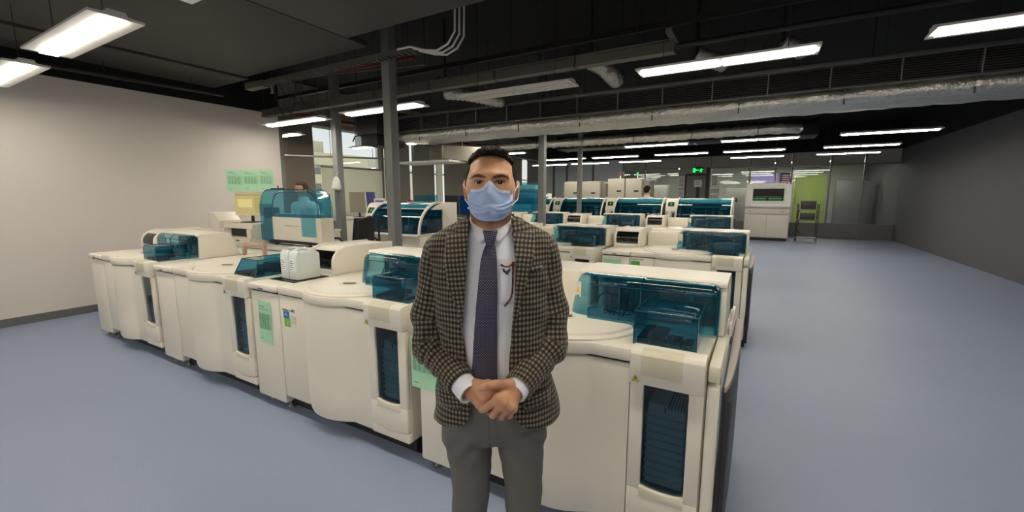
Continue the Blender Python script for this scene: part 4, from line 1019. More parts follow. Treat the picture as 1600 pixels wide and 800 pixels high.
# cart with cables right of it
ct = thing('utility_cart', 'dark trolley with instruments and cables right of the big machine', 'cart', (1.15, 17.2, 0))
for z in (.15, .75, 1.1):
    b = MB(); b.box(0, .6, 0, .5, z, z + .03, .004); b.build('shelf', M_grey, ct)
for x, y in ((.02, .02), (.58, .02), (.02, .48), (.58, .48)):
    b = MB(); b.tube([(x, y, .03), (x, y, 1.3)], .014, 8); b.build('leg', M_dark, ct)
b = MB(); b.box(.1, .5, .1, .4, .78, 1.0, .01); b.box(.1, .5, .05, .45, 1.13, 1.4, .01); b.build('instrument', M_dark, ct)
b = MB(); b.tube([(.05, 0, 1.1), (-.02, -.05, .9), (.06, -.04, .7), (.0, -.05, .5), (.1, 0, .3)], .012, 6); b.build('cable', M_black, ct)
# low trolley left of it
tl = thing('instrument_trolley', 'grey trolley with a white instrument between the analyzers and big machine', 'cart', (-1.25, 16.2, 0))
b = MB(); b.box(0, .6, 0, .5, .1, .8, .01); b.build('body', M_dark, tl)
for x, y in ((.05, .05), (.55, .05), (.05, .45), (.55, .45)):
    b = MB(); b.cyl(x, y, 0, .1, .03, 10); b.build('caster', M_black, tl)
b = MB(); b.box(.05, .5, .05, .45, .8, 1.02, .03); b.build('instrument', M_mech, tl)
b = MB(); b.tube([(.3, .25, 1.02), (.4, .2, 1.3), (.5, .1, 1.4)], .02, 8); b.box(.42, .62, .05, .12, 1.36, 1.5, .01); b.build('arm', M_dark, tl)

# exit sign
ex = thing('exit_sign', 'green lit exit sign with running figure above the far door', 'sign', (-2.54, YB - .14, 2.52))
b = MB(); b.box(0, .44, 0, .04, 0, .24, .006); b.build('sign_case', mat('dark green case', (10, 60, 34), .4), ex)
M_exit = emit_mat('exit green', (30, 255, 90), 2.2)
b = MB(); b.box(.03, .12, -.004, 0, .03, .21); b.box(.16, .27, -.004, 0, .105, .135); b.prism([(.16, .07), (.16, .17), (.125, .12)], .004, 'y', -.004)
b.tube([(.36, -.003, .19), (.361, -.003, .195)], .022, 8); b.tube([(.36, -.003, .17), (.34, -.003, .10), (.38, -.003, .07), (.36, -.003, .03)], .012, 6); b.tube([(.34, -.003, .10), (.31, -.003, .06), (.29, -.003, .05)], .012, 6); b.tube([(.36, -.003, .16), (.32, -.003, .14), (.30, -.003, .16)], .009, 6); b.tube([(.36, -.003, .16), (.40, -.003, .13), (.42, -.003, .15)], .009, 6)
b.build('exit_pictogram', M_exit, ex, smooth=False)
b = MB(); b.tube([(.1, .02, .24), (.1, .02, ZC - 2.52)], .004, 5); b.tube([(.34, .02, .24), (.34, .02, ZC - 2.52)], .004, 5); b.build('suspension_wire', M_pipe, ex)
# notices on the far glazing
def notice(lab, x, z, w, h, txt=None):
    o = thing('wall_notice', lab, 'paper', (x, YB - .022, z)); b = MB(); b.box(0, w, -.003, 0, 0, h); b.build('sheet', M_white, o, smooth=False)
    b = MB()
    for k in range(max(2, int(h / .06))):
        zz = h * .15 + k * .055
        if zz < h * .9:
            for q in range(3): b.box(w * (.1 + .28 * q), w * (.1 + .28 * q) + w * random.uniform(.12, .24), -.0045, -.003, zz, zz + .03)
    b.build('notice_print', M_ink, o, smooth=False)
notice('portrait notice highest on the glass right of the door', -1.78, 1.95, .22, .48)
notice('landscape notice under the portrait one right of the door', -1.80, 1.68, .36, .2)
notice('lowest landscape notice on the glass right of the door', -1.80, 1.42, .34, .18)
notice('white sheet on the grey panel left of the far door', -3.06, 1.9, .22, .5)
notice('smaller sheet low on the grey panel left of the far door', -3.09, 1.55, .26, .28)
dn = thing('door_notice', 'white sheet fixed on the far door leaf', 'paper', (-2.45, YB + .008, 1.95)); b = MB(); b.box(0, .3, -.003, 0, 0, .28); b.build('sheet', M_white, dn, smooth=False); b = MB(); b.box(.04, .24, -.005, -.003, .18, .2); b.box(.04, .2, -.005, -.003, .1, .12); b.build('notice_print', M_ink, dn, smooth=False)
# things in the laboratory behind the glass
M_purple = mat('lilac panel', (128, 118, 178), .5, var=.04)
def lab_box(name, lab, cat, x0, x1, y0, y1, z0, z1, m, parts=None):
    o = thing(name, lab, cat); b = MB(); b.box(x0, x1, y0, y1, z0, z1, .01); b.build('body', m, o)
    b = MB(); b.box(x0 + .03, x1 - .03, y0 - .015, y0, z0 + .05 * (z1 - z0), z1 - .05 * (z1 - z0), .004); b.build('front_panel', m, o)
    b = MB(); b.tube([(x0 + .08, y0 - .03, z0 + .5 * (z1 - z0)), (x0 + .08, y0 - .03, z0 + .62 * (z1 - z0))], .012, 6); b.build('handle', M_steel, o)
lab_box('lilac_cabinet', 'lilac cabinet in the room behind the far glass', 'cabinet', -.35, .65, 22.3, 22.9, 0, 2.55, M_purple)
lab_box('blue_cabinet', 'dark blue cabinet right of the lilac one behind the glass', 'cabinet', .75, 1.15, 22.8, 23.3, 0, 2.6, mat('navy panel', (44, 40, 110), .5))
lab_box('white_cabinet', 'white cabinet with steel handle behind the far glass beside the notices', 'cabinet', -1.3, -.5, 21.6, 22.2, 0, 1.9, mat('pale grey panel', (190, 192, 184), .5))
lab_box('white_cabinet', 'tall pale cabinet seen through the glass left of the far door', 'cabinet', -4.9, -3.9, 22.0, 22.6, 0, 2.1, mat('pale grey panel', (190, 192, 184), .5))
lab_box('lime_cabinet', 'lime green cabinet at the right behind the far glass', 'cabinet', 1.35, 2.5, 23.2, 23.8, 0, 2.5, mat('lime panel', (178, 200, 110), .5))
lab_box('grey_cabinet', 'grey cabinet far right behind the glass wall', 'cabinet', 2.8, 3.9, 22.6, 23.2, 0, 2.2, mat('cabinet grey', (130, 132, 132), .5))
for x in (-4.2, -1.2, .6, 2.4):  # lamp rows filled out with added lamps to brighten this room
    for yy, w_ in ((21.4, 'near row'), (23.6, 'rear row')): copy_tree(LIT, (x, yy, 2.95), 'lit lamp of the partly added rows behind the far glass, %s, %s' % ({-4.2: 'left of the door', -1.2: 'just right of the door', .6: 'above the lilac cabinet', 2.4: 'above the lime cabinet'}[x], w_), group='lamps behind the glass')
# ================================================================== PEOPLE: signed-distance bodies meshed with surface nets
f4 = np.float32
def V3(*a): return np.array(a, f4)
def cone(P, a, b, ra, rb):
    a = np.array(a, f4); b = np.array(b, f4); ab = b - a
    t = np.clip(((P - a) @ ab) / max(float(ab @ ab), 1e-9), 0, 1)
    q = P - a - t[..., None] * ab
    return np.sqrt((q * q).sum(-1)) - (ra + t * (rb - ra))
def chain(P, pts, rs, k=.006):
    d = None
    for i in range(len(pts) - 1):
        e = cone(P, pts[i], pts[i + 1], rs[i], rs[i + 1]); d = e if d is None else smin(d, e, k)
    return d
def ell(P, c, r, rot=None):
    q = P - np.array(c, f4)
    if rot is not None: q = q @ np.array(rot, f4)
    r = np.array(r, f4); k0 = np.sqrt(((q / r) ** 2).sum(-1)); k1 = np.sqrt(((q / (r * r)) ** 2).sum(-1)) + 1e-9
    return k0 * (k0 - 1) / k1
def smin(a, b, k):
    h = np.clip(k - np.abs(a - b), 0, None) / k
    return np.minimum(a, b) - h * h * k * .25
def smax(a, b, k): return -smin(-a, -b, k)
def loft(P, zs, A, B, CX, CY, n=2.3, k=.02):
    z = P[..., 2]; a = np.interp(z, zs, A); b = np.interp(z, zs, B); cx = np.interp(z, zs, CX); cy = np.interp(z, zs, CY)
    r = (np.abs((P[..., 0] - cx) / a) ** n + np.abs((P[..., 1] - cy) / b) ** n) ** (1 / n)
    d = (r - 1) * np.minimum(a, b)
    return smax(d, np.maximum(zs[0] - z, z - zs[-1]), k).astype(f4)

def mesh_sdf(f, lo, hi, h):
    B = 12; n = [int(math.ceil((hi[i] - lo[i]) / h / B)) * B + 1 for i in range(3)]
    nb = [(v - 1) // B for v in n]; lo = np.array(lo, f4)
    I = np.stack(np.meshgrid(*[np.arange(v) for v in nb], indexing='ij'), -1).reshape(-1, 3)
    ctr = lo + (I * B + B / 2) * h
    fc = f(ctr.astype(f4)); near = np.abs(fc) < B * h * .87 * 1.5 + .006
    F = np.ones(n, f4)
    for (i, j, k), v in zip(I[~near & (fc < 0)], fc[~near & (fc < 0)]): F[i * B:i * B + B + 1, j * B:j * B + B + 1, k * B:k * B + B + 1] = -1
    g = np.stack(np.meshgrid(*[np.arange(B + 1)] * 3, indexing='ij'), -1).reshape(-1, 3)
    J = I[near]
    for s in range(0, len(J), 150):
        jj = J[s:s + 150]; pts = lo + ((jj[:, None, :] * B + g[None]) * h).astype(f4)
        val = f(pts.reshape(-1, 3).astype(f4)).reshape(len(jj), B + 1, B + 1, B + 1)
        for q, (i, j, k) in enumerate(jj): F[i * B:i * B + B + 1, j * B:j * B + B + 1, k * B:k * B + B + 1] = val[q]
    S = F < 0
    c = np.zeros([v - 1 for v in n], np.int8)
    offs = [(i, j, k) for i in (0, 1) for j in (0, 1) for k in (0, 1)]
    for o in offs: c += S[o[0]:n[0] - 1 + o[0], o[1]:n[1] - 1 + o[1], o[2]:n[2] - 1 + o[2]]
    act = np.argwhere((c > 0) & (c < 8)); idx = -np.ones(c.shape, np.int32); idx[tuple(act.T)] = np.arange(len(act))
    acc = np.zeros((len(act), 3)); cnt = np.zeros(len(act))
    val = {o: F[act[:, 0] + o[0], act[:, 1] + o[1], act[:, 2] + o[2]] for o in offs}
    for o in offs:
        for ax in range(3):
            if o[ax]: continue
            p = list(o); p[ax] = 1; p = tuple(p); a, b = val[o], val[p]; m = (a < 0) != (b < 0)
            t = np.where(m, a / np.where(m, a - b, 1), 0); pos = np.tile(np.array(o, float), (len(act), 1)); pos[:, ax] += t
            acc[m] += pos[m]; cnt[m] += 1
    vs = lo + (act + acc / cnt[:, None]) * h
    quads = []
    for ax in range(3):
        u, v = (ax + 1) % 3, (ax + 2) % 3
        sl = [slice(None)] * 3; sl[ax] = slice(0, n[ax] - 1); s2 = list(sl); s2[ax] = slice(1, n[ax])
        m = S[tuple(sl)] != S[tuple(s2)]; E = np.argwhere(m)
        E = E[(E[:, u] > 0) & (E[:, v] > 0) & (E[:, u] < n[u] - 1) & (E[:, v] < n[v] - 1)]
        du = np.zeros(3, int); du[u] = 1; dv = np.zeros(3, int); dv[v] = 1
        q = np.stack([idx[tuple((E - du - dv).T)], idx[tuple((E - dv).T)], idx[tuple(E.T)], idx[tuple((E - du).T)]], 1)
        flip = ~S[tuple(E.T)]; q[flip] = q[flip][:, ::-1]; quads.append(q)
    q = np.concatenate(quads); q = q[(q >= 0).all(1)]
    return vs.astype(f4), q
def to_mesh(name, vs, q, m, parent, uv=None, attr=None, ang=180):
    me = bpy.data.meshes.new(name); me.from_pydata(vs.tolist(), [], q.tolist()); me.update()
    if uv is not None:
        a = me.attributes.new('cloth', 'FLOAT2', 'POINT'); a.data.foreach_set('vector', np.asarray(uv, f4).ravel())
    if attr is not None:
        a = me.attributes.new('zone', 'FLOAT', 'POINT'); a.data.foreach_set('value', np.asarray(attr, f4).ravel())
    return link(name, me, m, parent, True, ang)
def front_y(f, X, Z, y0=-.30, y1=.06, n=120):
    """front surface depth of a body at (x, z): first y, coming from the front, where f turns negative"""
    X = np.asarray(X, f4); Z = np.asarray(Z, f4); ys = np.linspace(y0, y1, n).astype(f4)
    P = np.stack([np.broadcast_to(X[..., None], X.shape + (n,)), np.broadcast_to(ys, X.shape + (n,)), np.broadcast_to(Z[..., None], X.shape + (n,))], -1)
    v = f(P.reshape(-1, 3)).reshape(P.shape[:-1]); i = np.argmax(v < 0, -1); i = np.clip(i, 1, n - 1)
    a = np.take_along_axis(v, (i - 1)[..., None], -1)[..., 0]; b = np.take_along_axis(v, i[..., None], -1)[..., 0]
    return ys[i - 1] + (ys[i] - ys[i - 1]) * np.clip(a / (a - b + 1e-9), 0, 1)

# ---- materials of the man
def skin_mat():
    g = NT('skin'); p = g.n('ShaderNodeBsdfPrincipled'); tc = g.n('ShaderNodeTexCoord'); at = g.n('ShaderNodeAttribute', attribute_name='zone')
    nz = g.n('ShaderNodeTexNoise', **{'Scale': 26.0, 'Detail': 4.0}); g.l(tc.outputs['Object'], nz.inputs['Vector'])
    base = g.mix(nz.outputs['Fac'], lin((186, 137, 104)), lin((202, 153, 119)))
    b1 = g.mix(g.math('MULTIPLY', g.math('MAXIMUM', at.outputs['Fac'], 0.0), .62), base, lin((74, 52, 40)))
    b2 = g.mix(g.math('MULTIPLY', g.math('MAXIMUM', g.math('MULTIPLY', at.outputs['Fac'], -1.0), 0.0), .4), b1, lin((196, 104, 88)))
    g.l(b2, p.inputs['Base Color']); p.inputs['Roughness'].default_value = .48
    p.inputs['Subsurface Weight'].default_value = .06; p.inputs['Subsurface Radius'].default_value = (.008, .003, .002); p.inputs['Subsurface Scale'].default_value = .5
    n2 = g.n('ShaderNodeTexNoise', **{'Scale': 420.0, 'Detail': 2.0}); g.l(tc.outputs['Object'], n2.inputs['Vector'])
    bp = g.n('ShaderNodeBump', **{'Strength': .12, 'Distance': .002}); g.l(n2.outputs['Fac'], bp.inputs['Height']); g.l(bp.outputs[0], p.inputs['Normal'])
    g.l(p.outputs[0], g.out.inputs[0]); return g.m
def hair_mat(nm, c0, c1):
    g = NT(nm); p = g.n('ShaderNodeBsdfPrincipled'); tc = g.n('ShaderNodeTexCoord'); mp = g.n('ShaderNodeMapping'); mp.inputs['Scale'].default_value = (1, .25, .35)
    nz = g.n('ShaderNodeTexNoise', **{'Scale': 260.0, 'Detail': 3.0}); g.l(tc.outputs['Object'], mp.inputs[0]); g.l(mp.outputs[0], nz.inputs['Vector'])
    g.l(g.mix(nz.outputs['Fac'], lin(c0), lin(c1)), p.inputs['Base Color']); p.inputs['Roughness'].default_value = .8; p.inputs['Specular IOR Level'].default_value = .25
    bp = g.n('ShaderNodeBump', **{'Strength': .8, 'Distance': .004}); g.l(nz.outputs['Fac'], bp.inputs['Height']); g.l(bp.outputs[0], p.inputs['Normal'])
    g.l(p.outputs[0], g.out.inputs[0]); return g.m
def plaid_mat(period=.0136):
    g = NT('brown plaid wool'); p = g.n('ShaderNodeBsdfPrincipled'); at = g.n('ShaderNodeAttribute', attribute_name='cloth'); sp = g.n('ShaderNodeSeparateXYZ'); tc = g.n('ShaderNodeTexCoord')
    wv = g.n('ShaderNodeTexNoise', **{'Scale': 30.0, 'Detail': 2.0}); g.l(at.outputs['Vector'], wv.inputs['Vector'])
    g.l(at.outputs['Vector'], sp.inputs[0])
    def stripe(s, per=period):
        w = g.math('SINE', g.math('ADD', g.math('MULTIPLY', s, 2 * PI / per), g.math('MULTIPLY', wv.outputs['Fac'], .9)))
        return g.math('MULTIPLY_ADD', w, 1.9, .5, clamp=True)
    a, b = stripe(sp.outputs['X']), stripe(sp.outputs['Y'], .0156)
    c = g.mix(b, g.mix(a, lin((140, 133, 106)), lin((76, 68, 58))), g.mix(a, lin((70, 61, 62)), lin((28, 22, 28))))
    nz = g.n('ShaderNodeTexNoise', **{'Scale': 900.0, 'Detail': 1.0}); g.l(at.outputs['Vector'], nz.inputs['Vector'])
    c2 = g.mix(g.math('MULTIPLY', nz.outputs['Fac'], .35), c, lin((62, 54, 48)))
    g.l(c2, p.inputs['Base Color']); p.inputs['Roughness'].default_value = .9; p.inputs['Sheen Weight'].default_value = .15; p.inputs['Specular IOR Level'].default_value = .2
    bp = g.n('ShaderNodeBump', **{'Strength': .25, 'Distance': .002}); g.l(nz.outputs['Fac'], bp.inputs['Height']); g.l(bp.outputs[0], p.inputs['Normal'])
    g.l(p.outputs[0], g.out.inputs[0]); return g.m
def tie_mat():
    g = NT('navy dotted silk'); p = g.n('ShaderNodeBsdfPrincipled'); at = g.n('ShaderNodeAttribute', attribute_name='cloth'); sp = g.n('ShaderNodeSeparateXYZ'); g.l(at.outputs['Vector'], sp.inputs[0])
    per = .0076
    def dots(du, dv):
        u = g.math('SUBTRACT', g.math('FRACT', g.math('ADD', g.math('DIVIDE', sp.outputs['X'], per), du)), .5)
        v = g.math('SUBTRACT', g.math('FRACT', g.math('ADD', g.math('DIVIDE', sp.outputs['Y'], per), dv)), .5)
        r = g.math('SQRT', g.math('ADD', g.math('MULTIPLY', g.math('MULTIPLY', u, u), .55), g.math('MULTIPLY', g.math('MULTIPLY', v, v), 2.0)))
        return g.math('LESS_THAN', r, .15)
    m = g.math('MAXIMUM', dots(0, 0), dots(.5, .5))
    g.l(g.mix(m, lin((38, 37, 62)), lin((150, 148, 170))), p.inputs['Base Color']); p.inputs['Roughness'].default_value = .5
    g.l(p.outputs[0], g.out.inputs[0]); return g.m
M_skin = skin_mat(); M_hair = hair_mat('dark brown hair', (14, 10, 8), (40, 30, 24)); M_plaid = plaid_mat(); M_tie = tie_mat()
M_shirt = mat('white shirt cotton', (230, 230, 240), .75, var=.02, bump=.05, bscale=300)
M_mask = mat('light blue mask fabric', (172, 192, 230), .8, var=.04, bump=.08, bscale=250)
M_maskw = mat('white mask edge', (216, 222, 236), .8, var=.03)
M_trouser = mat('dark grey twill', (100, 98, 94), .85, var=.06, scale=40, bump=.08, bscale=500)
M_shoe = mat('black shoe leather', (24, 22, 22), .35, var=.05)

MAN = thing('person', 'man in plaid blazer, white shirt, dotted navy tie and blue face mask, hands clasped', 'person', (-0.7043, 1.0945, 0), YAW)

# ---- torso volumes
tz = [.86, .90, .95, 1.05, 1.15, 1.25, 1.33, 1.40, 1.45, 1.49, 1.53]
tA = [.203, .198, .188, .172, .167, .172, .177, .168, .130, .085, .062]
tB = [.128, .128, .127, .125, .123, .124, .124, .118, .100, .080, .066]
tX = [.016, .015, .012, .006, .002, .0, -.002, -.004, -.004, -.003, -.002]
tY = [0, 0, 0, 0, 0, 0, .004, .008, .014, .016, .016]
def torso(P, off=0.0):
    d = loft(P, tz, tA, tB, tX, tY)
    sh = np.minimum(cone(P, (-.055, .016, 1.466), (-.150, .012, 1.415), .043, .052), cone(P, (.050, .016, 1.468), (.142, .012, 1.420), .043, .052))
    return smin(d, sh, .05) - off
SL = [(-.158, .012, 1.405), (-.196, .022, 1.20), (-.192, -.004, 1.108), (-.080, -.136, 1.040)]
SR = [(.150, .012, 1.410), (.180, .022, 1.21), (.178, -.004, 1.108), (.080, -.146, 1.035)]
def wrinkle(P, amp=.004):
    return amp * np.sin(P[..., 2] * 95 + P[..., 0] * 60 + 3 * np.sin(P[..., 0] * 22 + P[..., 1] * 30))

# ---- body: head, neck, trunk, arms, hands and legs, one surface
EYES = [(-.0305, 1.6175), (.0295, 1.6175)]; EY = -.0795
def head_sdf(P):
    d = ell(P, (-.001, .006, 1.622), (.0745, .097, .090))
    d = smin(d, ell(P, (-.001, -.028, 1.575), (.0545, .066, .082)), .04)
    d = smin(d, ell(P, (-.001, -.040, 1.528), (.040, .048, .034)), .04)
    for s in (-1, 1):
        d = smin(d, ell(P, (s * .035, -.050, 1.590), (.026, .034, .028)), .03)
        d = smin(d, cone(P, (s * .012, -.091, 1.636), (s * .042, -.080, 1.637), .008, .007), .026)
    d = smin(d, chain(P, [(0, -.088, 1.634), (0, -.097, 1.612), (0, -.109, 1.586)], [.006, .008, .0105]), .014)
    for ex, ez in EYES:
        d = smax(d, -ell(P, (ex, -.103, ez + .001), (.0175, .0135, .0095)), .010)
        lid = np.sqrt(((P - V3(ex, EY, ez)) ** 2).sum(-1)) - .0142
        d = smin(d, lid, .004)
        d = smax(d, -ell(P, (ex, EY - .014, ez - .0003), (.0138, .0125, .0043)), .0016)
    for s in (-1, 1):
        c = (s * .0765 - .001, .008, 1.598)
        e = ell(P, c, (.0075, .018, .030)); e = smin(e, cone(P, (s * .079, -.006, 1.60), (s * .081, .02, 1.618), .004, .006), .008)
        d = smin(d, e, .006)
    d = smin(d, chain(P, [(-.001, .012, 1.43), (-.001, .004, 1.55)], [.060, .056]), .035)
    return d
FH = dict(w=[(.068, -.160, 1.031)], idx=[(.024, -.238, 1.038), (-.013, -.232, 1.007), (-.022, -.200, .989), (-.012, -.180, .998)],
          mid=[(.036, -.240, 1.026), (.011, -.226, .987), (.0, -.190, .976), (.008, -.170, .982)],
          rng=[(.050, -.234, 1.013), (.034, -.216, .976), (.023, -.183, .967), (.026, -.168, .977)],
          pnk=[(.063, -.222, 1.004), (.056, -.204, .973), (.045, -.176, .967), (.041, -.165, .977)],
          thb=[(.052, -.192, 1.058), (.018, -.226, 1.075), (-.004, -.236, 1.076), (-.022, -.228, 1.066)])
RH = dict(w=[(-.060, -.148, 1.027)], idx=[(-.001, -.196, 1.058), (.036, -.196, 1.043), (.052, -.180, 1.020), (.046, -.165, 1.006)],
          mid=[(.002, -.206, 1.044), (.040, -.200, 1.027), (.055, -.180, 1.002), (.046, -.165, .992)],
          rng=[(-.008, -.206, 1.024), (.030, -.196, 1.004), (.044, -.180, .984), (.036, -.166, .978)],
          pnk=[(-.023, -.196, 1.001), (.008, -.192, .987), (.026, -.178, .975), (.022, -.166, .974)],
          thb=[(-.038, -.176, 1.048), (-.008, -.192, 1.056), (.014, -.192, 1.050), (.026, -.186, 1.042)])
for _h in (FH, RH):
    for _k in _h: _h[_k] = [(p[0], p[1] + .012, p[2]) for p in _h[_k]]
def hand_sdf(P, Hn, fore):
    w = Hn['w'][0]
    d = cone(P, fore, w, .030, .0255)
    d = smax(d, -1.0 + 0 * d, .001)
    for k, r in (('idx', .0135), ('mid', .0140), ('rng', .0135), ('pnk', .0125)):
        kn = np.array(Hn[k][0]) + (np.array(Hn[k][0]) - np.array(Hn[k][2])) * .10; d = smin(d, np.sqrt(((P - kn.astype(f4)) ** 2).sum(-1)) - .0108, .006)
        d = smin(d, cone(P, w, Hn[k][0], .0225, r), .016)
    d = smin(d, cone(P, w, Hn['thb'][0], .020, .0165), .014)
    out = d
    for k, r in (('idx', (.0118, .0104, .0095, .0082)), ('mid', (.0122, .0106, .0096, .0084)), ('rng', (.0116, .0102, .0092, .008)), ('pnk', (.0106, .0092, .0082, .0072)), ('thb', (.0150, .0122, .0112, .0092))):
        out = smin(out, chain(P, Hn[k], r, .003), .0055)
    return out
def legs_sdf(P, off):
    d = loft(P, [.795, .82, .86, .92, 1.0], [.156, .165, .171, .168, .160], [.080, .094, .108, .118, .120], [.004] * 5, [.01, .01, .01, .008, .005], 2.4, .02)
    for s, hx, mx, kx, ax in ((-1, -.084, -.0745, -.080, -.10), (1, .090, .098, .104, .115)):
        d = smin(d, chain(P, [(hx, .010, .81), (mx, .005, .68), (kx, .0, .48), (ax, .03, .10)], [.085, .0655, .058, .048], .012), .016)
    return d - off
def body_sdf(P):
    d = head_sdf(P)
    d = smin(d, torso(P, -.030), .03)
    d = np.minimum(d, hand_sdf(P, FH, (.100, -.105, 1.055)))
    d = np.minimum(d, hand_sdf(P, RH, (-.105, -.09, 1.055)))
    for S_, r in ((SL, .036), (SR, .036)):
        d = smin(d, chain(P, [S_[0], S_[1], S_[2], tuple(np.array(S_[2]) * .3 + np.array(S_[3]) * .7)], [.042, .038, .036, .028], .01), .01)
    d = smin(d, legs_sdf(P, -.022), .02)
    for ax in (-.10, .115): d = smin(d, cone(P, (ax, .03, .06), (ax, -.09, .045), .034, .03), .02)
    return d
vs, q = mesh_sdf(body_sdf, (-.27, -.27, 0), (.27, .15, 1.74), .0030)
x, y, z = vs[:, 0], vs[:, 1], vs[:, 2]
beard = np.clip((1.583 - z) / .02, 0, 1) * np.clip((z - 1.488) / .02, 0, 1) * np.clip((.012 - y) / .03, 0, 1)
zone = beard - np.where(beard < .1, np.clip((np.abs(x) - .076) / .004, 0, 1) * ((z > 1.56) & (z < 1.64)) + .5 * ((z < 1.1) & (y < -.18)) * (np.sin(x * 160 + z * 130) > .4), 0)
zone -= .35 * np.exp(-((x / .014) ** 2 + ((z - 1.615) / .012) ** 2)) * (y < -.08)
BODY = to_mesh('body', vs, q, M_skin, MAN, attr=zone)
for c, dr in (((-.0225, -.2285, 1.0715), .5),):
    b = MB(); b.prism([(c[0] + .0055 * math.cos(t_) * 1.25, c[2] + .0048 * math.sin(t_)) for t_ in [k * PI / 8 for k in range(16)]], .0012, 'y', c[1], .0005); b.build('thumb_nail', mat('nail', (214, 166, 140), .3, var=.02), MAN)
# eyes, brows
def eye_mat():
    g = NT('eye'); p = g.n('ShaderNodeBsdfPrincipled'); tc = g.n('ShaderNodeTexCoord'); sp = g.n('ShaderNodeSeparateXYZ'); g.l(tc.outputs['Object'], sp.inputs[0])
    r = g.math('SQRT', g.math('ADD', g.math('POWER', sp.outputs['X'], 2.0), g.math('POWER', sp.outputs['Z'], 2.0)))
    c = g.mix(g.math('LESS_THAN', r, .0066), lin((196, 184, 176)), lin((58, 36, 22))); c = g.mix(g.math('LESS_THAN', r, .0028), c, lin((8, 8, 8)))
    g.l(c, p.inputs['Base Color']); p.inputs['Roughness'].default_value = .12; g.l(p.outputs[0], g.out.inputs[0]); return g.m
M_eye = eye_mat(); M_brow = hair_mat('brown brow hair', (46, 32, 24), (104, 76, 56))
for ex, ez in EYES:
    b = MB(); bmesh.ops.create_uvsphere(b.bm, u_segments=20, v_segments=14, radius=.0128); b.build('eye', M_eye, MAN, ang=180, loc=(ex, EY, ez))
for br in ([(-.056, 1.627), (-.043, 1.6345), (-.026, 1.6352), (-.010, 1.6305)], [(.009, 1.6305), (.025, 1.6352), (.043, 1.6345), (.056, 1.627)]):
    X = np.polyval(np.polyfit([0, .33, .67, 1], [p[0] for p in br], 2), np.linspace(0, 1, 13)); Z = np.polyval(np.polyfit([0, .33, .67, 1], [p[1] for p in br], 3), np.linspace(0, 1, 13))
    Y = front_y(head_sdf, X, Z); thin = np.sin(np.linspace(.3, PI - .3, 13)) * .0054
    if br[0][0] < 0: thin *= np.linspace(.6, 1.15, 13)
    else: thin *= np.linspace(1.15, .6, 13)
    b = MB(); rows = []
    for i in range(13):
        rows.append([(X[i], Y[i] + .002, Z[i] + thin[i]), (X[i], Y[i] - .0022, Z[i] + thin[i] * .6), (X[i], Y[i] - .003, Z[i]), (X[i], Y[i] - .0022, Z[i] - thin[i] * .6), (X[i], Y[i] + .002, Z[i] - thin[i])])
    b.grid(rows); b.build('eyebrow', M_brow, MAN, ang=180)
# upper lash lines
for ex, ez in EYES:
    A = np.linspace(.12, PI - .12, 11); b = MB()
    X = ex + .0138 * np.cos(A); Z = ez + .0043 * np.sin(A); Y = front_y(head_sdf, X, Z + .0008)
    b.tube([(X[i], Y[i] - .0006, Z[i]) for i in range(11)], .0009, 5); b.build('eyelash', M_hair, MAN)
# hair
def hair_sdf(P):
    x, y, z = P[..., 0], P[..., 1], P[..., 2]
    top = np.clip((z - 1.63) / .07, 0, 1)
    lump = .0022 * np.sin(x * 190 + 2.2 * np.sin(y * 90)) * np.sin(y * 120 + z * 60) + .0010 * np.sin(x * 520 + y * 140)
    hw = .0600 - .012 * np.clip((z - 1.672) / .028, 0, 1) ** 2
    op = np.maximum(np.maximum(np.abs(x - .001) - hw, z - (1.699 - .45 * np.abs(x) * np.abs(x) / .06)), y + .012)
    fade = np.clip(op / .014, .12, 1)
    d = ell(P, (-.001, .006, 1.622), (.0745, .097, .090)) - (.0022 + .0090 * top + lump * top + .0006 * np.sin(x * 700 + z * 300)) * fade - .0012
    quiff = ell(P, (.004, -.060, 1.704), (.044, .028, .0145)) + lump; d = smin(d, quiff, .02)
    # forehead opening
    d = smax(d, -(op + .0015 * np.sin(x * 400)), .006)
    low = np.where(y < .02, 1.592 + np.clip((-.028 - y) / .02, 0, 1) * .06, np.where(y < .045, 1.625, 1.54))
    d = smax(d, np.maximum(low - z, -.05 - y - np.clip((z - 1.675) / .02, 0, 1) * .1), .006)
    return d
vs, q = mesh_sdf(hair_sdf, (-.11, -.12, 1.50), (.11, .14, 1.75), .0024)
to_mesh('hair', vs, q, M_hair, MAN)

# ---- mask: draped sheet with pleats, ear loops
ns, nt = 41, 37
Pm, Pl = [], []
for j in range(nt):
    t = j / (nt - 1); row, prow = [], []
    for i in range(ns):
        s = -1 + 2 * i / (ns - 1); a = abs(s)
        zt = 1.596 + .024 * math.exp(-(s / .26) ** 2) - .003 * a + (.004 if s < 0 else 0) * a; zb = 1.5085 + .024 * a ** 3.0
        zz = zt + (zb - zt) * t
        xx = .001 + s * (.0640 - .016 * max(0, t - .55) * a)
        nose = .015 * math.exp(-(s / .22) ** 2) * math.exp(-((t - .22) / .28) ** 2)
        dep = .098 + nose + .012 * math.sin(PI * min(1, t * 1.05)) - .046 * a ** 2.6 - .012 * t ** 4
        pl = 0
        for tc, am, sl in ((.40, .013, .20), (.60, .013, .02), (.79, .011, -.10)):
            u = (t - tc - sl * (1 - a)) / .022
            w_ = (1 / (1 + math.exp(-max(-20, min(20, u * 3))))); pl += am * (.35 + .65 * min(1, a * 2.2)) * w_ * math.exp(-max(0, u) / 6.0)
        dep += pl
        row.append((xx, -dep + pl, zz)); prow.append(pl + .0016 * math.sin(9 * s + 12 * t) * a)
    Pm.append(row); Pl.append(prow)
_A = np.array(Pm, f4); _hy = front_y(head_sdf, _A[..., 0], _A[..., 2], -.16, .02, 90)
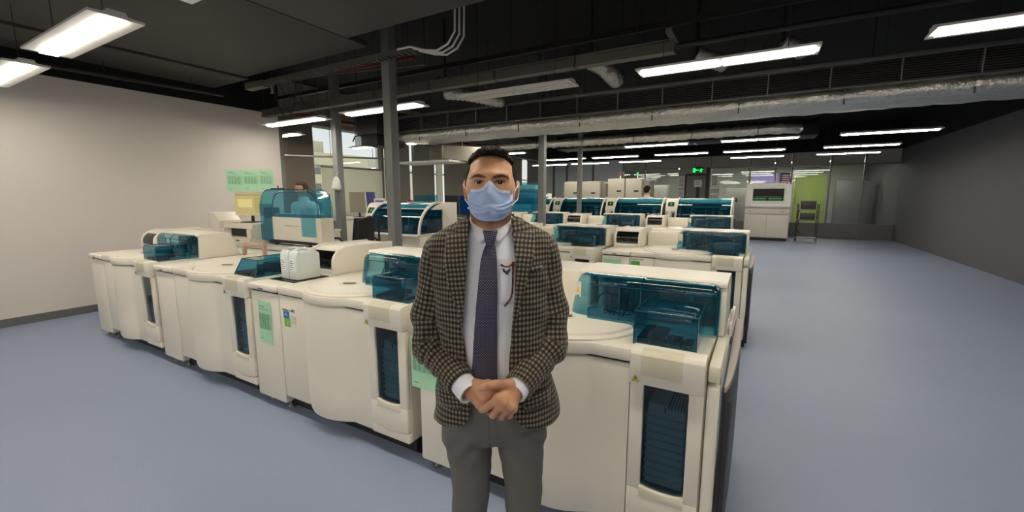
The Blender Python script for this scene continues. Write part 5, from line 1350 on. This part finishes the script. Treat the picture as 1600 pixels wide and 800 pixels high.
_A[..., 1] = np.minimum(_A[..., 1], np.where(np.abs(_A[..., 0]) < .057, _hy - .005, 9)); _y = _A[..., 1].copy()
for _ in range(10):
    _q = np.pad(_y, 1, mode='edge'); _y = (_q[:-2, 1:-1] + _q[2:, 1:-1] + _q[1:-1, :-2] + _q[1:-1, 2:] + 2 * _q[1:-1, 1:-1]) / 6
_A[..., 1] = np.minimum(_y, np.where(np.abs(_A[..., 0]) < .050, _hy - .003, 9)) - np.array(Pl, f4)
Pm = [[tuple(float(v) for v in p) for p in r] for r in _A]
b = MB(); b.grid(Pm); b.build('face_mask', M_mask, MAN, ang=180, solid=-.0014); MSK = bpy.context.scene.objects[-1] if False else bpy.data.objects['face_mask']
b = MB(); b.grid([[(p[0], p[1] - .0032, p[2] + (.0008 if j == 0 else 0)) for p in Pm[j]] for j in (0, 1, 2, 3)]); b.build('mask_binding', M_maskw, MSK, ang=180)
b = MB(); b.grid([[(Pm[j][i][0] * 1.004, Pm[j][i][1] - .0030, Pm[j][i][2]) for j in range(0, nt - 3)] for i in (ns - 3, ns - 2, ns - 1)]); b.grid([[(Pm[j][i][0] * 1.004, Pm[j][i][1] - .0030, Pm[j][i][2]) for j in range(0, nt - 3)] for i in (0, 1)]); b.build('mask_side_binding', M_maskw, MSK, ang=180)
b = MB(); b.grid([[(p[0], p[1] - .0026, p[2]) for p in Pm[j]] for j in (nt - 5, nt - 4)]); b.build('mask_lower_seam', M_mask, MSK, ang=180)
for s, i in ((-1, 0), (1, ns - 1)):
    p, p2 = Pm[1][i], Pm[24][i]
    b = MB(); b.tube([p, (s * .0705, -.045, p[2] + .001), (s * .0790, -.018, 1.606), (s * .083, .0, 1.614), (s * .084, .018, 1.606), (s * .083, .02, 1.585), (s * .079, .0, 1.567), (s * .072, -.025, 1.562), p2], .0014, 6); b.build('ear_loop', M_maskw, MSK)

# ---- shirt, collar, tie
def uL(z): return np.interp(z, [.88, .889, .91, .94, 1.033, 1.111, 1.188, 1.302, 1.374, 1.445, 1.509, 1.54], [-.20, -.099, -.072, -.059, -.059, -.071, -.081, -.072, -.066, -.064, -.061, -.060])
def uR(z): return np.interp(z, [.88, .887, .903, .932, 1.052, 1.111, 1.207, 1.302, 1.391, 1.445, 1.515, 1.54], [.20, .11, .086, .067, .053, .055, .063, .072, .074, .068, .058, .058])
def shirt_sdf(P):
    d = torso(P, -.010 + 0)
    f = .0016 * np.sin(P[..., 0] * 70 + P[..., 2] * 26 + 2 * np.sin(P[..., 2] * 30)) 
    d = np.maximum(d, np.maximum(P[..., 2] - (1.497 + .10 * np.clip(P[..., 1], -.09, .05)), .966 - P[..., 2]))
    return d - f
vs, q = mesh_sdf(shirt_sdf, (-.22, -.16, .91), (.22, .16, 1.54), .0035)
SH = to_mesh('shirt', vs, q, M_shirt, MAN)
# collar leaves: each a folded strip from the back of the neck to a pointed tip
for s in (-1, 1):
    n = 25; rows = []
    for j in range(7):
        t = j / 6; row = []
        for i in range(n):
            a = i / (n - 1); th = PI * (1 - a)                       # PI: back of neck, 0: front
            rt_ = .064
            top = (s * rt_ * math.sin(th) * .98 - .001, .004 - .062 * math.cos(th) * 1.0, 1.532 - .030 * a - .026 * max(0, a - .55) / .45)
            if a > .86:
                k = (a - .86) / .14; top = (top[0] * (1 - k) + s * .009 * k, top[1] * (1 - k) - .080 * k, top[2] * (1 - k) + 1.470 * k)
            bx = s * (.072 * math.sin(th) ** .8 if a < .62 else .072 * math.sin(PI * .38) ** .8 * (1 - (a - .62) / .38) + .024 * (a - .62) / .38)
            by = .008 - .074 * math.cos(th) - (.022 * max(0, a - .5) / .5); bz = 1.498 - .010 * a - .046 * max(0, (a - .5) / .5) ** 1.2
            if j == 0: p = np.array(top)
            out = .006 * math.sin(PI * t)
            p = np.array(top) * (1 - t) + np.array((bx - .001, by, bz)) * t; c = np.array((0, .004, p[2])); dv = p - c; dv /= np.linalg.norm(dv) + 1e-6
            row.append(tuple(p + dv * out))
        rows.append(row)
    b = MB(); b.grid(rows); b.build('collar', M_shirt, SH, ang=180, solid=.0022)
    tip = rows[-1][-1]
    b = MB(); b.tube([(tip[0] + s * .003, tip[1] - .003, tip[2] + .006), (tip[0] + s * .003, tip[1] - .0055, tip[2] + .006)], .0045, 10); b.build('collar_button', M_white, SH)
# placket and pocket
def patch(f, xl, xr, zs, off, nx=8):
    rows, uv = [], []
    Z = np.array(zs); 
    for j, zz in enumerate(zs):
        X = np.linspace(xl[j], xr[j], nx + 1); Y = front_y(f, X, np.full(nx + 1, zz)) - off
        rows.append([(float(X[i]), float(Y[i]), float(zz)) for i in range(nx + 1)])
    return rows
def patch_obj(rows, name, m, par, solid, uvf=None):
    b = MB(); b.grid(rows)
    o = b.build(name, m, par, ang=180, solid=solid)
    if uvf is not None:
        me = o.data; co = np.zeros(len(me.vertices) * 3, f4); me.vertices.foreach_get('co', co); co = co.reshape(-1, 3)
        a = me.attributes.new('cloth', 'FLOAT2', 'POINT'); a.data.foreach_set('vector', np.asarray(uvf(co), f4).ravel())
    return o
zz = np.linspace(1.376, 1.272, 10)
PK = patch_obj(patch(shirt_sdf, [.029] * 10, [.076] * 10, zz, .0025), 'pocket', M_shirt, SH, -.002)
def on(f, x, z, off): return (x, float(front_y(f, np.array([x]), np.array([z]))[0]) - off, z)
b = MB()
wing = [(-.0085, .008), (-.005, .0095), (-.001, .003), (.0015, .004), (.0075, .0095), (.0085, .0065), (.004, -.001), (.006, -.006), (.001, -.003), (-.004, -.0095), (-.0015, -.001), (-.006, .002)]
c = on(shirt_sdf, .046, 1.362, .0055); b.prism([(c[0] + p[0] * 1.35, c[2] + p[1] * 1.35) for p in wing], .001, 'y', c[1]); b.build('eagle_emblem', mat('navy thread', (34, 36, 84), .7), PK, smooth=False)
# tie
tzs = np.array([1.440, 1.425, 1.40, 1.36, 1.30, 1.22, 1.14, 1.06, 1.01, .985, .955]); tc_ = [.001, -.001, -.003, -.005, -.008, -.012, -.015, -.017, -.018, -.018, -.018]; tw = [.011, .017, .0215, .0245, .0275, .031, .034, .0365, .0375, .030, .004]
Zs = np.linspace(1.440, 1.012, 42); Cs = np.interp(Zs[::-1], tzs[::-1], tc_[::-1])[::-1]; Ws = np.interp(Zs[::-1], tzs[::-1], tw[::-1])[::-1]
rows = patch(lambda P: shirt_sdf(P), Cs - Ws, Cs + Ws, Zs, .006, 8)
rows = [[(p[0], p[1] - .003 * (1 - ((i - 4) / 4) ** 2), p[2]) for i, p in enumerate(r)] for r in rows]
TIE = patch_obj(rows, 'necktie', M_tie, MAN, -.004, lambda co: np.stack([co[:, 0], co[:, 2]], 1))
rows = []
for j in range(7):
    t = j / 6; z_ = 1.4815 - .043 * t; w = .0215 - .0095 * t ** 1.1 + (.001 if j == 1 else 0)
    rows.append([(.0005 + w * math.cos(a), -.096 - .012 * t - .012 * math.sin(PI * (.25 + .6 * t)) * abs(math.sin(a)) ** .7 * (1 if math.sin(a) > 0 else -.4), z_ + .002 * math.cos(a) ** 2) for a in [k * PI / 10 for k in range(21)]])
b = MB(); b.grid(rows); b.mesh(rows[0][:-1], [list(range(20))]); b.mesh(rows[-1][:-1], [list(range(20))]); o = b.build('tie_knot', M_tie, TIE, ang=180)
co = np.zeros(len(o.data.vertices) * 3, f4); o.data.vertices.foreach_get('co', co); co = co.reshape(-1, 3); a_ = o.data.attributes.new('cloth', 'FLOAT2', 'POINT'); a_.data.foreach_set('vector', np.stack([co[:, 0] * .8 + co[:, 2] * .6, co[:, 2] * .8 - co[:, 0] * .6], 1).astype(f4).ravel())

# ---- trousers and shoes
def trouser_sdf(P):
    d = legs_sdf(P, 0.0)
    x, z = P[..., 0], P[..., 2]
    fold = .0028 * np.sin(z * 70 + np.abs(x - .01) * 90) * np.exp(-((z - .78) / .06) ** 2) + .0022 * np.sin(z * 46 + x * 30) * np.clip((.70 - z) / .1, 0, 1)
    d = np.maximum(d - fold, np.maximum(z - .985, .075 - z))
    return d
vs, q = mesh_sdf(trouser_sdf, (-.22, -.15, .05), (.24, .16, 1.0), .0045)
TR = to_mesh('trousers', vs, q, M_trouser, MAN)
Zf = np.linspace(.955, .80, 12); Xf = np.interp(Zf[::-1], [.80, .83, .955], [.004, -.008, -.012])[::-1]
pts = [on(trouser_sdf, float(Xf[i]), float(Zf[i]), .0012) for i in range(12)]
b = MB(); b.tube(pts, .0014, 5); b.tube([(p[0] + .022 - .02 * max(0, (i - 8) / 3), on(trouser_sdf, p[0] + .022 - .02 * max(0, (i - 8) / 3), p[2], .001)[1], p[2]) for i, p in enumerate(pts)], .0009, 5); b.build('fly_seam', mat('seam grey', (110, 108, 104), .8), TR)
for ax in (-.10, .115):
    b = MB(); rows = []
    for j in range(9):
        t = j / 8; yy = .085 - .27 * t; w = .038 + .010 * math.sin(PI * min(1, t * 1.1)) - .018 * max(0, t - .75) / .25; hgt = .10 - .06 * min(1, t * 1.6) + .012 * (t > .6)
        rows.append([(ax + w * math.cos(a), yy, max(.0, hgt * math.sin(a))) for a in [k * PI / 8 for k in range(9)]])
    b.grid(rows); b.mesh(rows[0], [list(range(9))]); b.mesh(rows[-1], [list(range(9))]); b.grid([[r[0], r[-1]] for r in rows]); b.build('shoe', M_shoe, MAN, ang=60)

# ---- blazer
def blazer_sdf(P):
    x, y, z = P[..., 0], P[..., 1], P[..., 2]
    d = torso(P, .004)
    d = d - .0022 * np.sin(z * 55 + np.abs(x) * 60) * np.clip((np.abs(x) - .07) / .06, 0, 1) - .002 * np.sin(z * 120 - np.abs(x) * 160) * np.exp(-((z - 1.13) / .07) ** 2)
    hem = .868 + np.where(y < 0, .018 * np.clip((x + .19) / .2, 0, 1) * 0 + .012 * np.clip(.13 - np.abs(np.abs(x) - .05), 0, .13) / .13 + .016 * np.clip(x / .2, 0, 1), .0)
    d = smax(d, hem - z, .006)
    d = smax(d, z - (1.512 + .12 * np.clip(y, -.1, .08)), .006)
    l, r = uL(z), uR(z); op = np.maximum(np.maximum(l - x, x - r), y - .0)
    neck = np.sqrt((x + .001) ** 2 + (y - .006) ** 2) - .062
    op = np.minimum(op, np.maximum(neck, 1.44 - z))
    op = np.minimum(op, np.maximum(torso(P, -.006), 0 - 1))       # hollow
    return smax(d, -op, .004)
vs, q = mesh_sdf(blazer_sdf, (-.25, -.17, .84), (.27, .17, 1.55), .0038)
th = np.arctan2(vs[:, 0], -vs[:, 1] + .0)
arc = np.where(np.abs(th) < .9, vs[:, 0] * (1 + .16 * (vs[:, 0] / .15) ** 2), np.sign(th) * (.139 + (np.abs(th) - .9) * .15))
BL = to_mesh('blazer', vs, q, M_plaid, MAN, uv=np.stack([vs[:, 0] * (1 + .25 * (vs[:, 0] / .18) ** 2), vs[:, 2] + .12 * np.clip(vs[:, 1], -.05, .2) + .004 * np.sin(vs[:, 0] * 14)], 1))
def sleeve(S_, rs, name, side):
    a2, a3 = np.array(S_[2]), np.array(S_[3]); ax = (a3 - a2) / np.linalg.norm(a3 - a2)
    def f(P):
        d = chain(P, S_[:3] + [tuple(a3 + ax * .02)], rs, .03)
        z = P[..., 2]; t = (P - a2.astype(f4)) @ ax.astype(f4)
        d = d - .0030 * np.sin(t * 120 + P[..., 0] * 60 + 1.5 * np.sin(P[..., 2] * 50)) * np.exp(-((t - .05) / .09) ** 2) - .0022 * np.sin(z * 62 + P[..., 0] * 80 * side) * (z > 1.13)
        cut = (P - a3.astype(f4)) @ ax.astype(f4)
        d = smax(d, np.where(z < 1.16, cut, -1), .003)
        core = chain(P, [tuple(a2 + ax * .12), tuple(a3 + ax * .05)], [.034, .0385])
        return smax(d, -core, .003)
    lo = np.min(np.array(S_), 0) - .085; hi = np.max(np.array(S_), 0) + .085
    vs, q = mesh_sdf(f, lo, hi, .0036)
    # cloth coordinates: length along the bone, angle about it
    best = None; L0 = 0; U = np.zeros(len(vs)); Vv = np.zeros(len(vs)); D = np.full(len(vs), 9.0)
    for i in range(3):
        a, b_ = np.array(S_[i]), np.array(S_[i + 1]); ab = b_ - a; L = np.linalg.norm(ab); e = ab / L
        t = np.clip((vs - a) @ e, -.1 if i == 0 else 0, L + (.1 if i == 2 else 0)); r = vs - a - t[:, None] * e; dd = np.linalg.norm(r, axis=1)
        e1 = np.cross(e, (0, -1, .0)) if i < 2 else np.cross(e, (0, -.6, .8)); e1 /= np.linalg.norm(e1); e2 = np.cross(e, e1); ang = np.arctan2(r @ e1, -(r @ e2) if False else r @ e2)
        m = dd < D; D[m] = dd[m]; U[m] = (ang * .056)[m]; Vv[m] = (L0 + t)[m]; L0 += L
    o = to_mesh(name, vs, q, M_plaid, BL, uv=np.stack([U, Vv], 1))
    b = MB()
    # shirt cuff inside the sleeve end
    e1 = np.cross(ax, (0, 0, 1)); e1 /= np.linalg.norm(e1); e2 = np.cross(e1, ax); rows = []
    for tt, r in ((-.05, .033), (.0, .036), (.02, .0352), (.024 if side > 0 else .042, .0345), (.0245 if side > 0 else .0425, .0330), (.022 if side > 0 else .040, .0275), (.0, .0265)):
        c = a3 + ax * tt; rows.append([tuple(c + (e1 * math.cos(k * PI / 14) + e2 * math.sin(k * PI / 14)) * r) for k in range(29)])
    b.grid(rows); b.build('shirt_cuff', M_shirt, SH, ang=60)
    for k in range(3):
        c = a3 - ax * (.02 + .016 * k) + (e1 * side * .2 - e2 * .98) * (.0435 + .001 * k)
        bb = MB(); bmesh.ops.create_uvsphere(bb.bm, u_segments=10, v_segments=8, radius=.005); bb.build('cuff_button', M_black, o, loc=tuple(c))
    return o
sleeve(SL, [.060, .0575, .0555, .0435], 'sleeve', -1)
sleeve(SR, [.060, .0575, .0555, .0435], 'sleeve', 1)
# lapels and collar of the blazer
def bz_solid(P): return torso(P, .004)
uvp = lambda co: 1.18 * np.stack([co[:, 0] * .97 + co[:, 2] * .12, co[:, 2] - co[:, 0] * .12], 1)
Zl = np.linspace(1.470, 1.20, 26)
oL = np.interp(Zl[::-1], [1.20, 1.245, 1.318, 1.391, 1.455, 1.472], [-.0815, -.086, -.119, -.130, -.131, -.128])[::-1]
LL = patch_obj(patch(bz_solid, oL, uL(Zl) + .001, Zl, .0055, 10), 'lapel', M_plaid, BL, -.003, uvp)
Zr = np.linspace(1.474, 1.19, 26)
oR = np.interp(Zr[::-1], [1.19, 1.217, 1.302, 1.379, 1.437, 1.477], [.064, .072, .094, .116, .130, .129])[::-1]
LR = patch_obj(patch(bz_solid, uR(Zr) - .001, oR, Zr, .0055, 10), 'lapel', M_plaid, BL, -.003, lambda co: 1.18 * np.stack([co[:, 0] * .97 - co[:, 2] * .12, co[:, 2] + co[:, 0] * .12], 1))
Zc = np.linspace(1.514, 1.474, 10); oc = np.interp(Zc[::-1], [1.472, 1.485, 1.514], [.104, .113, .068])[::-1]
for s, f_ in ((-1, uL), (1, uR)):
    inn = np.abs(f_(Zc)) + .0005
    patch_obj(patch(bz_solid, inn * s if s > 0 else -oc, oc if s > 0 else -inn, Zc, .0052, 8), 'blazer_collar', M_plaid, BL, -.003, uvp)
rows = []
for j in range(5):
    t = j / 4
    rows.append([((.066 + .020 * t) * math.sin(th), .008 - (.066 + .016 * t) * math.cos(th) + .006 * t, 1.524 - .024 * t - .010 * (1 + math.cos(th)) + .005 * math.sin(PI * t)) for th in [PI * .42 + PI * 1.16 * k / 24 for k in range(25)]])
patch_obj(rows, 'blazer_collar', M_plaid, BL, .003, uvp)
# breast pocket welt, hip flap
rows = patch(bz_solid, [.108, .107], [.150, .151], [1.378, 1.362], .004, 6); patch_obj([rows[0], rows[1]], 'breast_welt', M_plaid, BL, -.003, uvp)
for x0, x1 in ((-.165, -.085), (.10, .18)):
    rows = patch(bz_solid, [x0] * 4, [x1] * 4, [1.0, .985, .97, .952], .004, 6); patch_obj(rows, 'pocket_flap', M_plaid, BL, -.003, uvp)

# ---- eyeglasses hanging in the pocket (held by it: a thing of their own)
def tort():
    g = NT('tortoiseshell'); p = g.n('ShaderNodeBsdfPrincipled'); tc = g.n('ShaderNodeTexCoord'); nz = g.n('ShaderNodeTexNoise', **{'Scale': 120.0, 'Detail': 2.0}); g.l(tc.outputs['Object'], nz.inputs['Vector'])
    g.l(g.mix(g.math('MULTIPLY_ADD', nz.outputs['Fac'], 4.0, -1.5, clamp=True), lin((40, 20, 12)), lin((150, 74, 28))), p.inputs['Base Color']); p.inputs['Roughness'].default_value = .2; g.l(p.outputs[0], g.out.inputs[0]); return g.m
M_tort = tort()
GL = thing('eyeglasses', 'tortoiseshell eyeglasses hung folded in the shirt pocket of the masked man', 'glasses', MAN.location, YAW)
pts = [on(shirt_sdf, x, z, .007) for x, z in ((.0655, 1.386), (.0650, 1.36), (.0642, 1.33), (.0630, 1.305), (.0585, 1.289), (.049, 1.274), (.0405, 1.266))]
b = MB(); b.tube(pts, [.0030, .0026, .0024, .0024, .0026, .0030, .0032], 8); b.build('temple', M_tort, GL)
pts = [on(shirt_sdf, x, z, .006) for x, z in ((.030, 1.385), (.040, 1.380), (.052, 1.379), (.0635, 1.386))]
b = MB(); b.tube(pts, [.0036, .0022, .0022, .0036], 8); b.build('frame_front', M_tort, GL)
b = MB(); c = on(shirt_sdf, .0665, 1.387, .006); b.box(c[0] - .004, c[0] + .004, c[1] - .003, c[1] + .003, c[2] - .006, c[2] + .006, .0015); b.build('hinge', M_tort, GL)

# ================================================================== OTHER PEOPLE
def figure(lab, loc, rz, hgt, coat, hair, bent=0.0):
    k = hgt / 1.75
    o = thing('person', lab, 'person', loc, rz)
    def tr(p): return (p[0] * k, (p[1] - bent * max(0, p[2] - .95)) * k, p[2] * k * (1 - .04 * bent))
    def bd(P, off=0.0, parts='all'):
        d = None
        def add(e):
            nonlocal d
            d = e if d is None else smin(d, e, .03)
        if parts in ('all', 'head'):
            hc = tr((0, -.01, 1.645)); add(ell(P, hc, (.072 * k, .094 * k, .105 * k))); add(cone(P, tr((0, .01, 1.42)), tr((0, .005, 1.56)), .050 * k, .047 * k))
            add(ell(P, tr((0, -.105, 1.625)), (.012 * k, .016 * k, .02 * k)))
            for s in (-1, 1): add(ell(P, tr((s * .075, .0, 1.63)), (.008 * k, .016 * k, .028 * k)))
        if parts in ('all', 'trunk'):
            add(cone(P, tr((0, 0, .98)), tr((0, .0, 1.33)), .125 * k, .13 * k)); add(cone(P, tr((-.13, 0, 1.39)), tr((.13, 0, 1.39)), .065 * k, .065 * k)); add(cone(P, tr((0, .01, 1.40)), tr((0, .01, 1.51)), .085 * k, .058 * k))
            for s in (-1, 1): add(chain(P, [tr((s * .175, .0, 1.38)), tr((s * .22, .0, 1.12)), tr((s * .17, -.20, 1.04))], [.056 * k, .045 * k, .034 * k], .02))
        if parts == 'all':
            for s in (-1, 1):
                add(chain(P, [tr((s * .085, 0, .92)), (s * .09 * k, 0, .5 * k), (s * .09 * k, .02, .08 * k)], [.085 * k, .06 * k, .045 * k], .02)); add(cone(P, (s * .09 * k, .02, .04), (s * .09 * k, -.13 * k, .035), .04, .034))
                h0 = np.array(tr((s * .17, -.20, 1.04))); add(cone(P, h0, h0 + V3(-s * .02, -.08, -.01), .03, .026))
                for q_ in range(4): add(cone(P, h0 + V3(-s * .02 + (q_ - 1.5) * .018, -.08, -.01), h0 + V3(-s * .02 + (q_ - 1.5) * .02, -.15, -.03), .010, .008))
                add(cone(P, h0 + V3(-s * .03, -.03, 0), h0 + V3(-s * .07, -.08, .0), .012, .009))
        return d - off
    lo, hi = (-.32, -.75, 0.0), (.32, .25, 1.85)
    vs, q = mesh_sdf(lambda P: bd(P), lo, hi, .010); to_mesh('body', vs, q, M_skin, o, attr=np.zeros(len(vs)))
    def coat_f(P):
        d = bd(P, .014, 'trunk'); d = smin(d, cone(P, tr((0, .0, 1.0)), (0, .0, .55), .15, .17), .05)
        return np.maximum(d, np.maximum(P[..., 2] - 1.53 * k, .52 - P[..., 2]))
    vs, q = mesh_sdf(coat_f, lo, hi, .010); to_mesh('lab_coat', vs, q, coat, o)
    def trf(P):
        d = None
        for s in (-1, 1):
            e = chain(P, [(s * .085 * k, 0, .9 * k), (s * .09 * k, 0, .5 * k), (s * .09 * k, .02, .08 * k)], [.1 * k, .075 * k, .06 * k], .02); d = e if d is None else smin(d, e, .02)
        return np.maximum(d, np.maximum(.06 - P[..., 2], P[..., 2] - .9 * k))
    vs, q = mesh_sdf(trf, lo, hi, .012); to_mesh('trousers', vs, q, M_trouser, o)
    hc = tr((0, .004, 1.662))
    def hf(P):
        d = ell(P, hc, (.082 * k, .104 * k, .108 * k)) - .004 * np.sin(P[..., 0] * 110 + P[..., 2] * 50) * np.sin(P[..., 1] * 90)
        return smax(d, np.minimum(P[..., 1] - 9, np.maximum(hc[2] - .07 - P[..., 2], -1)) * 1.0, .01) if False else smax(smax(d, hc[2] - np.where(P[..., 1] > hc[1] - .01, .115, .05) - P[..., 2], .01), -np.maximum(P[..., 1] - (hc[1] - .045), P[..., 2] - (hc[2] + .045)), .015)
    vs, q = mesh_sdf(hf, (-.2, hc[1] - .2, hc[2] - .15), (.2, hc[1] + .2, hc[2] + .15), .006); to_mesh('hair', vs, q, hair, o)
    for s in (-1, 1):
        b = MB(); bmesh.ops.create_uvsphere(b.bm, u_segments=12, v_segments=8, radius=.012); e = tr((s * .03, -.092, 1.65)); b.build('eye', M_eye, o, loc=e)
        b = MB(); b.box(s * .09 * k - .045, s * .09 * k + .045, -.19, .075, 0, .07, .02, 3); b.build('shoe', M_shoe, o)
    b = MB(); e = tr((0, -.098, 1.575)); b.box(-.024, .024, e[1] - .006, e[1] + .004, e[2] - .006, e[2] + .006, .004); b.build('mouth', mat('lips', (168, 92, 80), .5), o)
    return o
M_coat = mat('white lab coat', (222, 220, 216), .8, var=.03)
figure('person with brown hair bending behind the big domed blue analyzer', (-6.05, 4.14, 0), math.radians(10), 1.79, M_coat, hair_mat('brown hair', (34, 24, 16), (92, 68, 48)), .12)
figure('person with short black hair and white coat seen from behind, far back', (-2.72, 12.25, 0), math.radians(150), 1.84, M_coat, hair_mat('black hair', (10, 9, 9), (30, 26, 24)))
